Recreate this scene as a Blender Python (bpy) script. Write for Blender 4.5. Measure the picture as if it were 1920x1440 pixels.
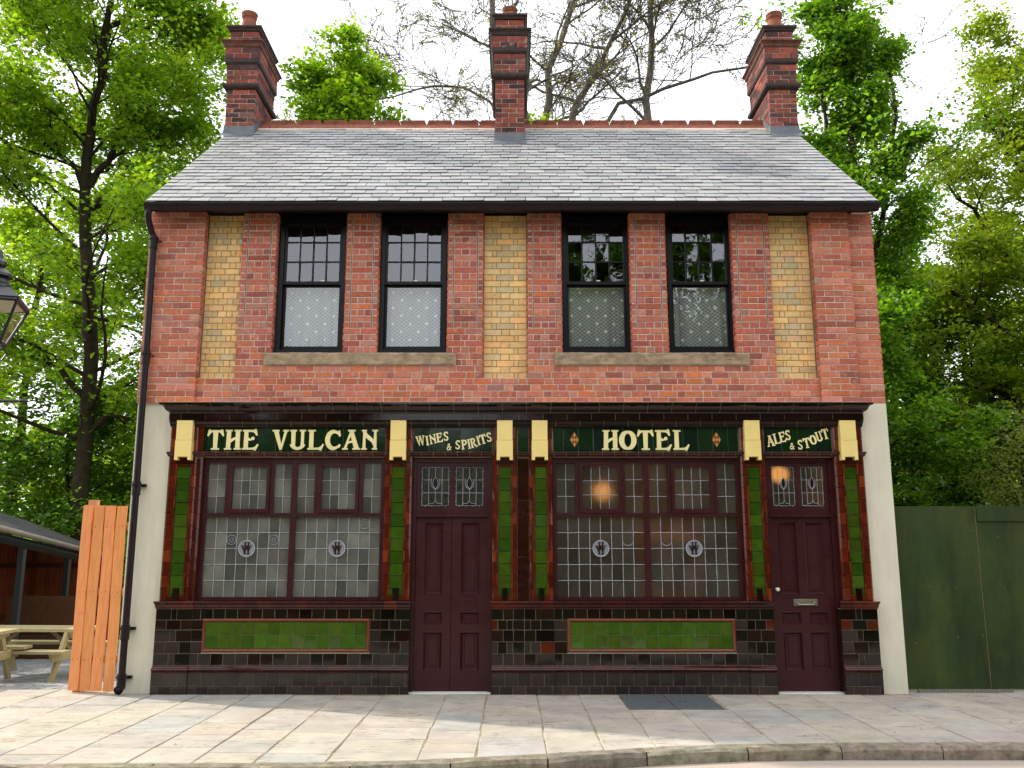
import bpy, math, random
import numpy as np
from mathutils import Vector, Matrix

R = math.radians
for o in list(bpy.data.objects):
    bpy.data.objects.remove(o)
sc = bpy.context.scene
COL = sc.collection

# ------------------------------------------------------------------ camera
cam_d = bpy.data.cameras.new('camera')
cam_d.sensor_width = 36.0
cam_d.lens = 31.39
cam_d.clip_start = 0.1
cam_d.clip_end = 900
cam = bpy.data.objects.new('camera', cam_d)
COL.objects.link(cam)
cam.location = (0, -11.31, 1.68)
cam.rotation_euler = (R(90 + 10.66), 0, 0)
sc.camera = cam

# ------------------------------------------------------------------ sky and sun
SUN_EL, SUN_AZ = R(39), math.atan2(-0.927, 0.375)       # from the left, slightly behind the pub
world = bpy.data.worlds.new('World')
sc.world = world
world.use_nodes = True
wn = world.node_tree.nodes
wl = world.node_tree.links
wn.clear()
sky = wn.new('ShaderNodeTexSky')
sky.sky_type = 'NISHITA'
sky.sun_disc = False
sky.sun_elevation = SUN_EL
sky.sun_rotation = SUN_AZ
sky.air_density = 1.0
sky.dust_density = 3.0
wmix = wn.new('ShaderNodeMix')
wmix.data_type = 'RGBA'
wmix.inputs[0].default_value = 0.86                      # thin bright cloud over the blue
wmix.inputs[7].default_value = (9.6, 9.8, 10.2, 1)
wbg = wn.new('ShaderNodeBackground')
wbg.inputs[1].default_value = 0.12
wout = wn.new('ShaderNodeOutputWorld')
wl.new(sky.outputs[0], wmix.inputs[6])
wl.new(wmix.outputs[2], wbg.inputs[0])
wl.new(wbg.outputs[0], wout.inputs[0])

sun_d = bpy.data.lights.new('sun', 'SUN')
sun_d.energy = 3.2
sun_d.angle = R(1.2)
sun_d.color = (1.0, 0.93, 0.82)
sun = bpy.data.objects.new('sun', sun_d)
COL.objects.link(sun)
sdir = Vector((math.sin(SUN_AZ) * math.cos(SUN_EL), math.cos(SUN_AZ) * math.cos(SUN_EL), math.sin(SUN_EL)))
sun.rotation_euler = (-sdir).to_track_quat('-Z', 'Y').to_euler()
sun.location = sdir * 60

sc.view_settings.view_transform = 'Standard'
sc.view_settings.look = 'None'
sc.view_settings.gamma = 1
sc.view_settings.use_curve_mapping = False
sc.view_settings.exposure = 0.92
sc.render.engine = 'CYCLES'
sc.render.filter_size = 1.0
sc.cycles.use_denoising = True
sc.cycles.max_bounces = 8
sc.cycles.diffuse_bounces = 4
sc.cycles.glossy_bounces = 4
sc.cycles.transmission_bounces = 6
sc.cycles.transparent_max_bounces = 8
sc.cycles.sample_clamp_indirect = 6

rnd = random.Random(7)


# ------------------------------------------------------------------ materials
def new_mat(name):
    m = bpy.data.materials.new(name)
    m.use_nodes = True
    nt = m.node_tree
    nt.nodes.clear()
    out = nt.nodes.new('ShaderNodeOutputMaterial')
    return m, nt, nt.nodes, nt.links, out


def noise_node(nt, scale, detail=4, rough=0.6, stretch=None):
    geo = nt.nodes.new('ShaderNodeNewGeometry')
    n = nt.nodes.new('ShaderNodeTexNoise')
    n.inputs['Scale'].default_value = scale
    n.inputs['Detail'].default_value = detail
    n.inputs['Roughness'].default_value = rough
    if stretch:
        mp = nt.nodes.new('ShaderNodeMapping')
        mp.inputs['Scale'].default_value = stretch
        nt.links.new(geo.outputs['Position'], mp.inputs[0])
        nt.links.new(mp.outputs[0], n.inputs['Vector'])
    else:
        nt.links.new(geo.outputs['Position'], n.inputs['Vector'])
    return n


def ramp(nt, sock, lo, hi, a=0.0, b=1.0):
    r = nt.nodes.new('ShaderNodeMapRange')
    r.inputs[1].default_value = lo
    r.inputs[2].default_value = hi
    r.inputs[3].default_value = a
    r.inputs[4].default_value = b
    nt.links.new(sock, r.inputs[0])
    return r.outputs[0]


def mixc(nt, fac, a, b, mode='MIX'):
    m = nt.nodes.new('ShaderNodeMix')
    m.data_type = 'RGBA'
    m.blend_type = mode
    for s, v in ((m.inputs[0], fac), (m.inputs[6], a), (m.inputs[7], b)):
        if hasattr(v, 'is_linked') or isinstance(v, bpy.types.NodeSocket):
            nt.links.new(v, s)
        elif isinstance(v, (int, float)):
            s.default_value = v
        else:
            s.default_value = (*v, 1)
    return m.outputs[2]


def mat(name, color=None, rough=0.7, spec=0.3, vary=0.25, scale=12, stretch=None, bump=0.0, bscale=60,
        bstretch=None, smear=None, smear_scale=6, smear_lo=0.62, smear_hi=0.75, smear_stretch=None,
        metal=0.0, coat=0.0, bdist=0.004, rvary=0.0, crack=None, broad=0.0):
    """principled paint: colour from the piece's own tint when color is None"""
    m, nt, N, L, out = new_mat(name)
    p = N.new('ShaderNodeBsdfPrincipled')
    if color is None:
        at = N.new('ShaderNodeAttribute')
        at.attribute_name = 'tint'
        base = at.outputs['Color']
    else:
        rgb = N.new('ShaderNodeRGB')
        rgb.outputs[0].default_value = (*color, 1)
        base = rgb.outputs[0]
    n1 = noise_node(nt, scale, 5, 0.65, stretch)
    f = ramp(nt, n1.outputs[0], 0.28, 0.72, 1 - vary, 1 + vary)
    comb = N.new('ShaderNodeCombineColor')
    for i in range(3):
        L.new(f, comb.inputs[i])
    c = mixc(nt, 1.0, base, comb.outputs[0], 'MULTIPLY')
    if broad:
        nb = noise_node(nt, 0.9, 4, 0.6)
        fb = ramp(nt, nb.outputs[0], 0.3, 0.7, 1 - broad, 1 + broad)
        cb = N.new('ShaderNodeCombineColor')
        for i in range(3):
            L.new(fb, cb.inputs[i])
        c = mixc(nt, 1.0, c, cb.outputs[0], 'MULTIPLY')
    if smear:
        n2 = noise_node(nt, smear_scale, 6, 0.7, smear_stretch)
        c = mixc(nt, ramp(nt, n2.outputs[0], smear_lo, smear_hi, 0, 0.8), c, smear)
    if crack:                                              # fine riven lines: thin level sets of a stretched noise, broken up
        ca, cs, cst, cw_ = crack
        n5 = noise_node(nt, cs, 6, 0.62, cst)
        ab = N.new('ShaderNodeMath')
        ab.operation = 'ABSOLUTE'
        sb = N.new('ShaderNodeMath')
        sb.operation = 'SUBTRACT'
        L.new(n5.outputs[0], sb.inputs[0])
        sb.inputs[1].default_value = 0.5
        L.new(sb.outputs[0], ab.inputs[0])
        ln = ramp(nt, ab.outputs[0], 0.0, cw_, 1.0, 0.0)
        n6 = noise_node(nt, 2.3, 3)
        mk = ramp(nt, n6.outputs[0], 0.46, 0.60, 0, 0.85)
        mu = N.new('ShaderNodeMath')
        mu.operation = 'MULTIPLY'
        L.new(ln, mu.inputs[0])
        L.new(mk, mu.inputs[1])
        c = mixc(nt, mu.outputs[0], c, ca)
    L.new(c, p.inputs['Base Color'])
    p.inputs['Roughness'].default_value = rough
    if rvary:
        n4 = noise_node(nt, 3.0, 4)
        L.new(ramp(nt, n4.outputs[0], 0.3, 0.7, max(rough - rvary, 0.02), rough + rvary), p.inputs['Roughness'])
    p.inputs['Specular IOR Level'].default_value = spec
    p.inputs['Metallic'].default_value = metal
    p.inputs['Coat Weight'].default_value = coat
    p.inputs['Coat Roughness'].default_value = 0.05
    if bump:
        n3 = noise_node(nt, bscale, 5, 0.65, bstretch)
        b = N.new('ShaderNodeBump')
        b.inputs['Strength'].default_value = bump
        b.inputs['Distance'].default_value = bdist
        L.new(n3.outputs[0], b.inputs['Height'])
        L.new(b.outputs[0], p.inputs['Normal'])
    L.new(p.outputs[0], out.inputs[0])
    return m


M = {}
M['brick'] = mat('brick', rough=0.85, spec=0.2, vary=0.24, scale=20, bump=0.9, bscale=90, broad=0.13,
                 smear=(0.56, 0.40, 0.33), smear_scale=10, smear_lo=0.56, smear_hi=0.80)
M['chimney_brick'] = mat('chimney_brick', rough=0.85, spec=0.2, broad=0.2, vary=0.4, scale=14, bump=0.9, bscale=90,
                         smear=(0.50, 0.44, 0.40), smear_scale=5, smear_lo=0.60, smear_hi=0.76)
M['yellow_brick'] = mat('yellow_brick', rough=0.6, spec=0.35, broad=0.1, vary=0.16, scale=18, bump=0.5, bscale=70,
                        smear=(0.40, 0.27, 0.12), smear_scale=8, smear_lo=0.62, smear_hi=0.85)
M['mortar'] = mat('mortar', (0.60, 0.50, 0.43), 0.95, 0.1, 0.3, 30, bump=0.8, bscale=120)
M['yellow_mortar'] = mat('yellow_mortar', (0.30, 0.23, 0.15), 0.95, 0.1, 0.3, 30, bump=0.8, bscale=120)
M['plaster'] = mat('plaster', (0.66, 0.62, 0.49), 0.8, 0.2, 0.07, 2.2, bump=0.35, bscale=25,
                   smear=(0.50, 0.455, 0.35), smear_scale=2.4, smear_lo=0.50, smear_hi=0.78, stretch=(1, 1, 0.6), smear_stretch=(3.0, 3.0, 0.45))
M['stone_sill'] = mat('stone_sill', (0.29, 0.215, 0.14), 0.9, 0.15, 0.45, 9, bump=0.9, bscale=50,
                      smear=(0.46, 0.33, 0.22), smear_scale=5, smear_lo=0.50, smear_hi=0.62, smear_stretch=(1, 1, 3))
M['slate'] = mat('slate', rough=0.5, spec=0.5, vary=0.14, scale=6, bump=0.4, bscale=35, broad=0.08)
M['lead'] = mat('lead', (0.12, 0.13, 0.15), 0.5, 0.5, 0.3, 6, bump=0.3, bscale=20, metal=0.3)
M['terracotta'] = mat('terracotta', (0.23, 0.078, 0.048), 0.8, 0.2, 0.4, 8, bump=0.4, bscale=50)
M['soot_and_shade'] = mat('soot_and_shade', (0.045, 0.028, 0.024), 0.7, 0.3, 0.5, 10, bump=0.5, bscale=60)
M['tile'] = mat('tile', rough=0.045, spec=0.36, vary=0.28, scale=11, bump=0.10, bscale=9, bdist=0.006, rvary=0.035)
M['grout'] = mat('grout', (0.38, 0.33, 0.25), 0.9, 0.1, 0.15, 30)
M['grout_dark'] = mat('grout_dark', (0.33, 0.25, 0.19), 0.9, 0.1, 0.15, 30)
M['cream_tile'] = mat('cream_tile', (0.80, 0.62, 0.22), 0.35, 0.45, 0.06, 6, bump=0.05, bscale=12)
M['letter'] = mat('letter', (0.86, 0.74, 0.36), 0.3, 0.45, 0.06, 14)
M['letter_dark'] = mat('letter_dark', (0.022, 0.005, 0.003), 0.4, 0.3, 0.3, 30)
M['maroon'] = mat('maroon', (0.040, 0.0075, 0.010), 0.30, 0.36, 0.12, 5, bump=0.03, bscale=60, stretch=(1, 1, 0.3), rvary=0.06)
M['black_paint'] = mat('black_paint', (0.006, 0.0045, 0.006), 0.35, 0.2, 0.2, 6, bump=0.1, bscale=40)
M['iron'] = mat('iron', (0.014, 0.0075, 0.009), 0.38, 0.22, 0.25, 8, bump=0.15, bscale=50)
M['lamp_black'] = mat('lamp_black', (0.012, 0.013, 0.016), 0.3, 0.5, 0.2, 8)
M['came'] = mat('came', (0.34, 0.34, 0.37), 0.5, 0.5, 0.2, 20)
M['brass'] = mat('brass', (0.35, 0.33, 0.27), 0.28, 0.5, 0.2, 20, metal=0.9)
M['ceramic'] = mat('ceramic', (0.75, 0.70, 0.55), 0.25, 0.5, 0.05, 10)
M['roundel'] = mat('roundel', (0.22, 0.225, 0.25), 0.4, 0.3, 0.1, 20)
M['pine'] = mat('pine', None, 0.75, 0.2, 0.16, 5, stretch=(7, 7, 0.8), bump=0.3, bscale=60, bstretch=(4, 4, 0.4),
                smear=(0.30, 0.085, 0.02), smear_scale=3.6, smear_lo=0.64, smear_hi=0.78, smear_stretch=(1.3, 1.3, 2.2))
M['table_wood'] = mat('table_wood', (0.34, 0.29, 0.16), 0.75, 0.2, 0.25, 8, stretch=(1, 8, 8))
M['dark_wood'] = mat('dark_wood', None, 0.8, 0.2, 0.35, 7, stretch=(6, 6, 0.6))
M['hoarding'] = mat('hoarding', None, 0.55, 0.22, 0.45, 2.2, stretch=(1.6, 1, 0.4), bump=0.15, bscale=20, rvary=0.1,
                    smear=(0.062, 0.068, 0.012), smear_scale=1.7, smear_lo=0.46, smear_hi=0.8, smear_stretch=(1.5, 1, 0.6))
M['raw_ply'] = mat('raw_ply', (0.30, 0.22, 0.10), 0.8, 0.2, 0.3, 12)
M['flag'] = mat('flag', rough=0.85, spec=0.2, vary=0.16, scale=3.5, bump=1.0, bscale=7, bstretch=(1.0, 4.5, 1), bdist=0.006,
                smear=(0.25, 0.20, 0.15), smear_scale=2.6, smear_lo=0.62, smear_hi=0.76, smear_stretch=(1.0, 9, 1), crack=((0.11, 0.085, 0.06), 1.5, (1.0, 6.0, 1), 0.02), broad=0.06)
M['joint'] = mat('joint', (0.27, 0.21, 0.135), 0.95, 0.1, 0.5, 14, bump=1, bscale=60,
                 smear=(0.44, 0.38, 0.29), smear_scale=3, smear_lo=0.48, smear_hi=0.6)
M['kerb'] = mat('kerb', None, 0.9, 0.15, 0.45, 9, bump=1, bscale=40, bdist=0.01,
                smear=(0.07, 0.06, 0.035), smear_scale=6, smear_lo=0.52, smear_hi=0.7)
M['road'] = mat('road', (0.36, 0.30, 0.255), 0.9, 0.15, 0.14, 160, bump=0.7, bscale=140,
                smear=(0.22, 0.19, 0.17), smear_scale=90, smear_lo=0.58, smear_hi=0.7)
M['sett'] = mat('sett', None, 0.8, 0.25, 0.25, 10, bump=0.8, bscale=40)
M['earth'] = mat('earth', (0.055, 0.06, 0.022), 0.95, 0.1, 0.5, 3, bump=1, bscale=20)
M['hatch'] = mat('hatch', (0.085, 0.095, 0.10), 0.55, 0.4, 0.3, 30, bump=0.8, bscale=110, smear=(0.2, 0.2, 0.2), smear_scale=60, smear_lo=0.6, smear_hi=0.7)
M['step'] = mat('step', (0.62, 0.60, 0.55), 0.6, 0.3, 0.1, 10)
M['bark'] = mat('bark', (0.040, 0.030, 0.020), 0.95, 0.1, 0.5, 5, bump=1, bscale=18, bstretch=(3, 3, 0.6), bdist=0.02,
                smear=(0.030, 0.034, 0.010), smear_scale=2.2, smear_lo=0.5, smear_hi=0.65)
M['bark_pale'] = mat('bark_pale', (0.15, 0.13, 0.11), 0.95, 0.1, 0.4, 5, bump=0.6, bscale=18)
M['roof_sheet'] = mat('roof_sheet', (0.032, 0.034, 0.037), 0.6, 0.4, 0.3, 8)
M['gutter_grey'] = mat('gutter_grey', (0.22, 0.185, 0.165), 0.5, 0.4, 0.2, 6)
M['green_metal'] = mat('green_metal', (0.006, 0.011, 0.010), 0.5, 0.4, 0.2, 6)
M['interior_wall'] = mat('interior_wall', (0.13, 0.10, 0.07), 0.8, 0.2, 0.15, 3)
M['interior_dark'] = mat('interior_dark', (0.05, 0.042, 0.035), 0.8, 0.2, 0.2, 3)
M['interior_door'] = mat('interior_door', (0.42, 0.17, 0.03), 0.5, 0.3, 0.25, 6, stretch=(6, 6, 0.6))


def leaf_mat(name, trans=0.52, gloss=0.05):
    m, nt, N, L, out = new_mat(name)
    at = N.new('ShaderNodeAttribute')
    at.attribute_name = 'tint'
    d = N.new('ShaderNodeBsdfDiffuse')
    t = N.new('ShaderNodeBsdfTranslucent')
    g = N.new('ShaderNodeBsdfGlossy')
    g.inputs['Roughness'].default_value = 0.35
    L.new(at.outputs['Color'], d.inputs[0])
    c = mixc(nt, 1.0, at.outputs['Color'], (2.4, 2.1, 0.7), 'MULTIPLY')
    L.new(c, t.inputs[0])
    m1 = N.new('ShaderNodeMixShader')
    m1.inputs[0].default_value = trans
    L.new(d.outputs[0], m1.inputs[1])
    L.new(t.outputs[0], m1.inputs[2])
    m2 = N.new('ShaderNodeMixShader')
    m2.inputs[0].default_value = gloss
    L.new(m1.outputs[0], m2.inputs[1])
    L.new(g.outputs[0], m2.inputs[2])
    L.new(m2.outputs[0], out.inputs[0])
    return m


M['leaf'] = leaf_mat('leaf')


def schlick(nt, f0, normal=None):
    """reflectance of thin glass, the same from both sides"""
    lw = nt.nodes.new('ShaderNodeLayerWeight')
    lw.inputs[0].default_value = 0.5
    pw = nt.nodes.new('ShaderNodeMath')
    pw.operation = 'POWER'
    pw.inputs[1].default_value = 5
    nt.links.new(lw.outputs['Facing'], pw.inputs[0])
    return ramp(nt, pw.outputs[0], 0, 1, f0, 1)


def glass_clear(name, f0):
    m, nt, N, L, out = new_mat(name)
    tr = N.new('ShaderNodeBsdfTransparent')
    tr.inputs[0].default_value = (0.86, 0.88, 0.87, 1)
    gl = N.new('ShaderNodeBsdfGlossy')
    gl.inputs['Roughness'].default_value = 0.0
    gl.inputs['Color'].default_value = (0.93, 0.95, 1.0, 1)
    n = noise_node(nt, 2.6, 2, 0.5)
    b = N.new('ShaderNodeBump')
    b.inputs['Strength'].default_value = 0.35
    b.inputs['Distance'].default_value = 0.012
    L.new(n.outputs[0], b.inputs['Height'])
    L.new(b.outputs[0], gl.inputs['Normal'])
    mx = N.new('ShaderNodeMixShader')
    L.new(schlick(nt, f0), mx.inputs[0])
    L.new(tr.outputs[0], mx.inputs[1])
    L.new(gl.outputs[0], mx.inputs[2])
    L.new(mx.outputs[0], out.inputs[0])
    return m


def glass_obscure(name, frost, see, bumpy, rough, tint=(0.8, 0.8, 0.74)):
    """hammered cathedral glass: blurred view through it, a milky film and a wavy reflection"""
    m, nt, N, L, out = new_mat(name)
    at = N.new('ShaderNodeAttribute')
    at.attribute_name = 'tint'
    n = noise_node(nt, bumpy, 3, 0.55)
    b = N.new('ShaderNodeBump')
    b.inputs['Strength'].default_value = 0.5
    b.inputs['Distance'].default_value = 0.006
    L.new(n.outputs[0], b.inputs['Height'])
    rf = N.new('ShaderNodeBsdfRefraction')
    rf.inputs['IOR'].default_value = 1.30
    rf.inputs['Roughness'].default_value = rough
    rf.inputs['Color'].default_value = (*tint, 1)
    L.new(b.outputs[0], rf.inputs['Normal'])
    df = N.new('ShaderNodeBsdfDiffuse')
    cm = mixc(nt, 1.0, at.outputs['Color'], frost, 'MULTIPLY')
    nv = noise_node(nt, 2.6, 3, 0.6)                       # uneven milkiness
    fv = ramp(nt, nv.outputs[0], 0.3, 0.7, 0.62, 1.3)
    cv = N.new('ShaderNodeCombineColor')
    for i in range(3):
        L.new(fv, cv.inputs[i])
    cm = mixc(nt, 1.0, cm, cv.outputs[0], 'MULTIPLY')
    L.new(cm, df.inputs[0])
    m1 = N.new('ShaderNodeMixShader')
    m1.inputs[0].default_value = see
    L.new(df.outputs[0], m1.inputs[1])
    L.new(rf.outputs[0], m1.inputs[2])
    gl = N.new('ShaderNodeBsdfGlossy')
    gl.inputs['Roughness'].default_value = 0.12
    L.new(b.outputs[0], gl.inputs['Normal'])
    m2 = N.new('ShaderNodeMixShader')
    L.new(schlick(nt, 0.045), m2.inputs[0])
    L.new(m1.outputs[0], m2.inputs[1])
    L.new(gl.outputs[0], m2.inputs[2])
    L.new(m2.outputs[0], out.inputs[0])
    return m


M['clear_glass'] = glass_clear('clear_glass', 0.13)
M['frosted_pale'] = glass_obscure('frosted_pale', (0.225, 0.225, 0.195), 0.42, 30, 0.5)
M['frosted'] = glass_obscure('frosted', (0.12, 0.115, 0.095), 0.66, 30, 0.42)
M['cathedral'] = glass_obscure('cathedral', (0.09, 0.08, 0.05), 0.75, 90, 0.22)
M['lamp_glass'] = glass_clear('lamp_glass', 0.03)


def emit_mat(name, color, strength):
    m, nt, N, L, out = new_mat(name)
    e = N.new('ShaderNodeEmission')
    e.inputs[0].default_value = (*color, 1)
    e.inputs[1].default_value = strength
    L.new(e.outputs[0], out.inputs[0])
    return m


M['lamp_globe'] = emit_mat('lamp_globe', (1.0, 0.42, 0.10), 0.7)


def lace_mat():
    """net curtain: fine diamond lattice with sprigs woven in white thread"""
    m, nt, N, L, out = new_mat('net_lace')
    geo = N.new('ShaderNodeNewGeometry')
    sep = N.new('ShaderNodeSeparateXYZ')
    L.new(geo.outputs['Position'], sep.inputs[0])

    def math_(op, a, b=None):
        n = N.new('ShaderNodeMath')
        n.operation = op
        for i, v in enumerate((a, b)):
            if v is None:
                continue
            if isinstance(v, (int, float)):
                n.inputs[i].default_value = v
            else:
                L.new(v, n.inputs[i])
        return n.outputs[0]
    x, z = sep.outputs[0], sep.outputs[2]
    u = math_('ADD', math_('MULTIPLY', x, 16.0), math_('MULTIPLY', z, 20.0))
    v = math_('SUBTRACT', math_('MULTIPLY', x, 16.0), math_('MULTIPLY', z, 20.0))
    lu = math_('ABSOLUTE', math_('SUBTRACT', math_('FRACT', u), 0.5))
    lv = math_('ABSOLUTE', math_('SUBTRACT', math_('FRACT', v), 0.5))
    line = math_('MAXIMUM', math_('GREATER_THAN', lu, 0.43), math_('GREATER_THAN', lv, 0.43))
    # sprigs on a wider diamond grid
    su = math_('SUBTRACT', math_('FRACT', math_('ADD', math_('MULTIPLY', x, 4.4), math_('MULTIPLY', z, 4.6))), 0.5)
    sv = math_('SUBTRACT', math_('FRACT', math_('SUBTRACT', math_('MULTIPLY', x, 4.4), math_('MULTIPLY', z, 4.6))), 0.5)
    rr = math_('ADD', math_('MULTIPLY', su, su), math_('MULTIPLY', sv, sv))
    wob = noise_node(nt, 60, 2)
    sprig = math_('LESS_THAN', math_('ADD', rr, math_('MULTIPLY', math_('SUBTRACT', wob.outputs[0], 0.5), 0.04)), 0.014)
    k = math_('MAXIMUM', math_('MULTIPLY', line, 0.6), sprig)
    c = mixc(nt, k, (0.20, 0.21, 0.19), (0.72, 0.74, 0.70))
    d = N.new('ShaderNodeBsdfDiffuse')
    L.new(c, d.inputs[0])
    L.new(d.outputs[0], out.inputs[0])
    return m


M['net'] = lace_mat()


# ------------------------------------------------------------------ mesh helpers
ORG = {}


def link(o, parent=None):
    COL.objects.link(o)
    if parent is not None:
        o.parent = parent
    return o


def tag(o, label=None, cat=None, group=None, kind=None):
    if label:
        o['label'] = label
    if cat:
        o['category'] = cat
    if group:
        o['group'] = group
    if kind:
        o['kind'] = kind
    return o


def thing(name, loc, label, cat, group=None):
    o = bpy.data.objects.new(name, None)
    o.empty_display_size = 0.2
    o.location = loc
    link(o)
    ORG[o] = Vector(loc)
    return tag(o, label, cat, group)


class MB:
    def __init__(s):
        s.v, s.f, s.t = [], [], []

    def add(s, vs, fs, tint=(1, 1, 1)):
        b = len(s.v)
        s.v.extend(vs)
        for f in fs:
            s.f.append(tuple(i + b for i in f))
            s.t.append(tint)
        return s

    def box(s, x0, x1, y0, y1, z0, z1, tint=(1, 1, 1)):
        vs = [(x0, y0, z0), (x1, y0, z0), (x1, y1, z0), (x0, y1, z0), (x0, y0, z1), (x1, y0, z1), (x1, y1, z1), (x0, y1, z1)]
        fs = [(0, 3, 2, 1), (4, 5, 6, 7), (0, 1, 5, 4), (1, 2, 6, 5), (2, 3, 7, 6), (3, 0, 4, 7)]
        return s.add(vs, fs, tint)

    def slab(s, x0, x1, z0, z1, yf, depth=0.1, bev=0.004, jit=0.0, tint=(1, 1, 1), tilt=0.0, rng=rnd, round_l=0, round_r=0):
        """a brick or tile: front face towards -Y with worn edges"""
        j = lambda: rng.uniform(-jit, jit)
        yb = yf + depth
        o = [(x0 + j(), z0 + j()), (x1 + j(), z0 + j()), (x1 + j(), z1 + j()), (x0 + j(), z1 + j())]
        bl, br = bev + round_l, bev + round_r
        i = [(o[0][0] + bl, o[0][1] + bev), (o[1][0] - br, o[1][1] + bev), (o[2][0] - br, o[2][1] - bev), (o[3][0] + bl, o[3][1] - bev)]
        tx, tz = rng.uniform(-tilt, tilt), rng.uniform(-tilt, tilt)
        cx, cz = (x0 + x1) / 2, (z0 + z1) / 2
        ml, mr = bev + round_l, bev + round_r
        mid = [ml, mr, mr, ml]
        vs = [(p[0], yb, p[1]) for p in o]
        vs += [(p[0], yf + mid[k], p[1]) for k, p in enumerate(o)]
        vs += [(p[0], yf + (p[0] - cx) * tx + (p[1] - cz) * tz, p[1]) for p in i]
        fs = [(8, 9, 10, 11)]
        for k in range(4):
            n = (k + 1) % 4
            fs.append((4 + k, 4 + n, 8 + n, 8 + k))
            fs.append((k, n, 4 + n, 4 + k))
        return s.add(vs, fs, tint)

    def prism(s, prof, x0, x1, tint=(1, 1, 1), mitre_l=0.0, mitre_r=0.0, yref=0.0):
        """extrude a (y, z) profile along x; ends widen with projection when mitred"""
        n = len(prof)
        vs = [(x0 - mitre_l * (yref - y), y, z) for y, z in prof] + [(x1 + mitre_r * (yref - y), y, z) for y, z in prof]
        fs = [(i, (i + 1) % n, n + (i + 1) % n, n + i) for i in range(n)]
        fs += [tuple(range(n))[::-1], tuple(range(n, 2 * n))]
        return s.add(vs, fs, tint)

    def poly(s, pts, y, th=0.002, tint=(1, 1, 1)):
        """flat (x, z) outline with thickness, front at y"""
        n = len(pts)
        vs = [(x, y, z) for x, z in pts] + [(x, y + th, z) for x, z in pts]
        fs = [tuple(range(n)), tuple(range(n, 2 * n))[::-1]]
        fs += [(i, i + n, (i + 1) % n + n, (i + 1) % n) for i in range(n)]
        return s.add(vs, fs, tint)

    def tube(s, pts, rad, n=8, tint=(1, 1, 1), cap=True):
        P = [Vector(p) for p in pts]
        rs = rad if isinstance(rad, (list, tuple)) else [rad] * len(P)
        vs, fs = [], []
        prev = None
        for i, p in enumerate(P):
            t = (P[min(i + 1, len(P) - 1)] - P[max(i - 1, 0)]).normalized()
            if prev is None:
                a = t.cross(Vector((0, 0, 1)) if abs(t.z) < 0.9 else Vector((1, 0, 0))).normalized()
            else:
                a = (prev - t * prev.dot(t)).normalized()
            prev = a
            b = t.cross(a)
            for k in range(n):
                q = p + (a * math.cos(2 * math.pi * k / n) + b * math.sin(2 * math.pi * k / n)) * rs[i]
                vs.append(tuple(q))
        for i in range(len(P) - 1):
            for k in range(n):
                fs.append((i * n + k, i * n + (k + 1) % n, (i + 1) * n + (k + 1) % n, (i + 1) * n + k))
        if cap:
            fs.append(tuple(range(n))[::-1])
            fs.append(tuple(range((len(P) - 1) * n, len(P) * n)))
        return s.add(vs, fs, tint)

    def lathe(s, prof, cx, cy, n=20, tint=(1, 1, 1), a0=0.0, sq=False):
        """revolve (r, z) about a vertical axis"""
        vs, fs = [], []
        for r, z in prof:
            for k in range(n):
                a = a0 + 2 * math.pi * k / n
                vs.append((cx + r * math.cos(a), cy + r * math.sin(a), z))
        for i in range(len(prof) - 1):
            for k in range(n):
                fs.append((i * n + k, i * n + (k + 1) % n, (i + 1) * n + (k + 1) % n, (i + 1) * n + k))
        fs.append(tuple(range(n))[::-1])
        fs.append(tuple(range((len(prof) - 1) * n, len(prof) * n)))
        return s.add(vs, fs, tint)

    def build(s, name, m, parent=None, smooth=False, xf=None):
        me = bpy.data.meshes.new(name)
        org = Vector((0, 0, 0))
        p = parent
        while p is not None:
            if p in ORG:
                org = ORG[p]
                break
            p = p.parent
        V = [tuple(xf @ Vector(v)) for v in s.v] if xf else s.v
        V = [(a - org.x, b - org.y, c - org.z) for a, b, c in V]
        me.from_pydata(V, [], s.f)
        at = me.attributes.new('tint', 'FLOAT_COLOR', 'CORNER')
        buf = []
        for f, t in zip(s.f, s.t):
            buf.extend((t[0], t[1], t[2], 1.0) * len(f))
        at.data.foreach_set('color', buf)
        if smooth:
            me.polygons.foreach_set('use_smooth', [True] * len(me.polygons))
        me.materials.append(m)
        me.update()
        o = bpy.data.objects.new(name, me)
        return link(o, parent)


def np_mesh(name, verts, faces, tints, m, parent=None, org=(0, 0, 0), smooth=False):
    """fast mesh: faces is an (n, k) array, tints (n, 3)"""
    me = bpy.data.meshes.new(name)
    nf, k = faces.shape
    me.vertices.add(len(verts))
    me.vertices.foreach_set('co', (np.asarray(verts, dtype=np.float32) - np.asarray(org, dtype=np.float32)).ravel())
    me.loops.add(nf * k)
    me.loops.foreach_set('vertex_index', faces.astype(np.int32).ravel())
    me.polygons.add(nf)
    me.polygons.foreach_set('loop_start', np.arange(0, nf * k, k, dtype=np.int32))
    if tints is not None:
        at = me.attributes.new('tint', 'FLOAT_COLOR', 'CORNER')
        c = np.ones((nf, k, 4), dtype=np.float32)
        c[:, :, :3] = tints[:, None, :]
        at.data.foreach_set('color', c.ravel())
    if smooth:
        me.polygons.foreach_set('use_smooth', np.ones(nf, dtype=bool))
    me.materials.append(m)
    me.update(calc_edges=True)
    o = bpy.data.objects.new(name, me)
    return link(o, parent)


CAM = Vector(cam.location)


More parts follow.
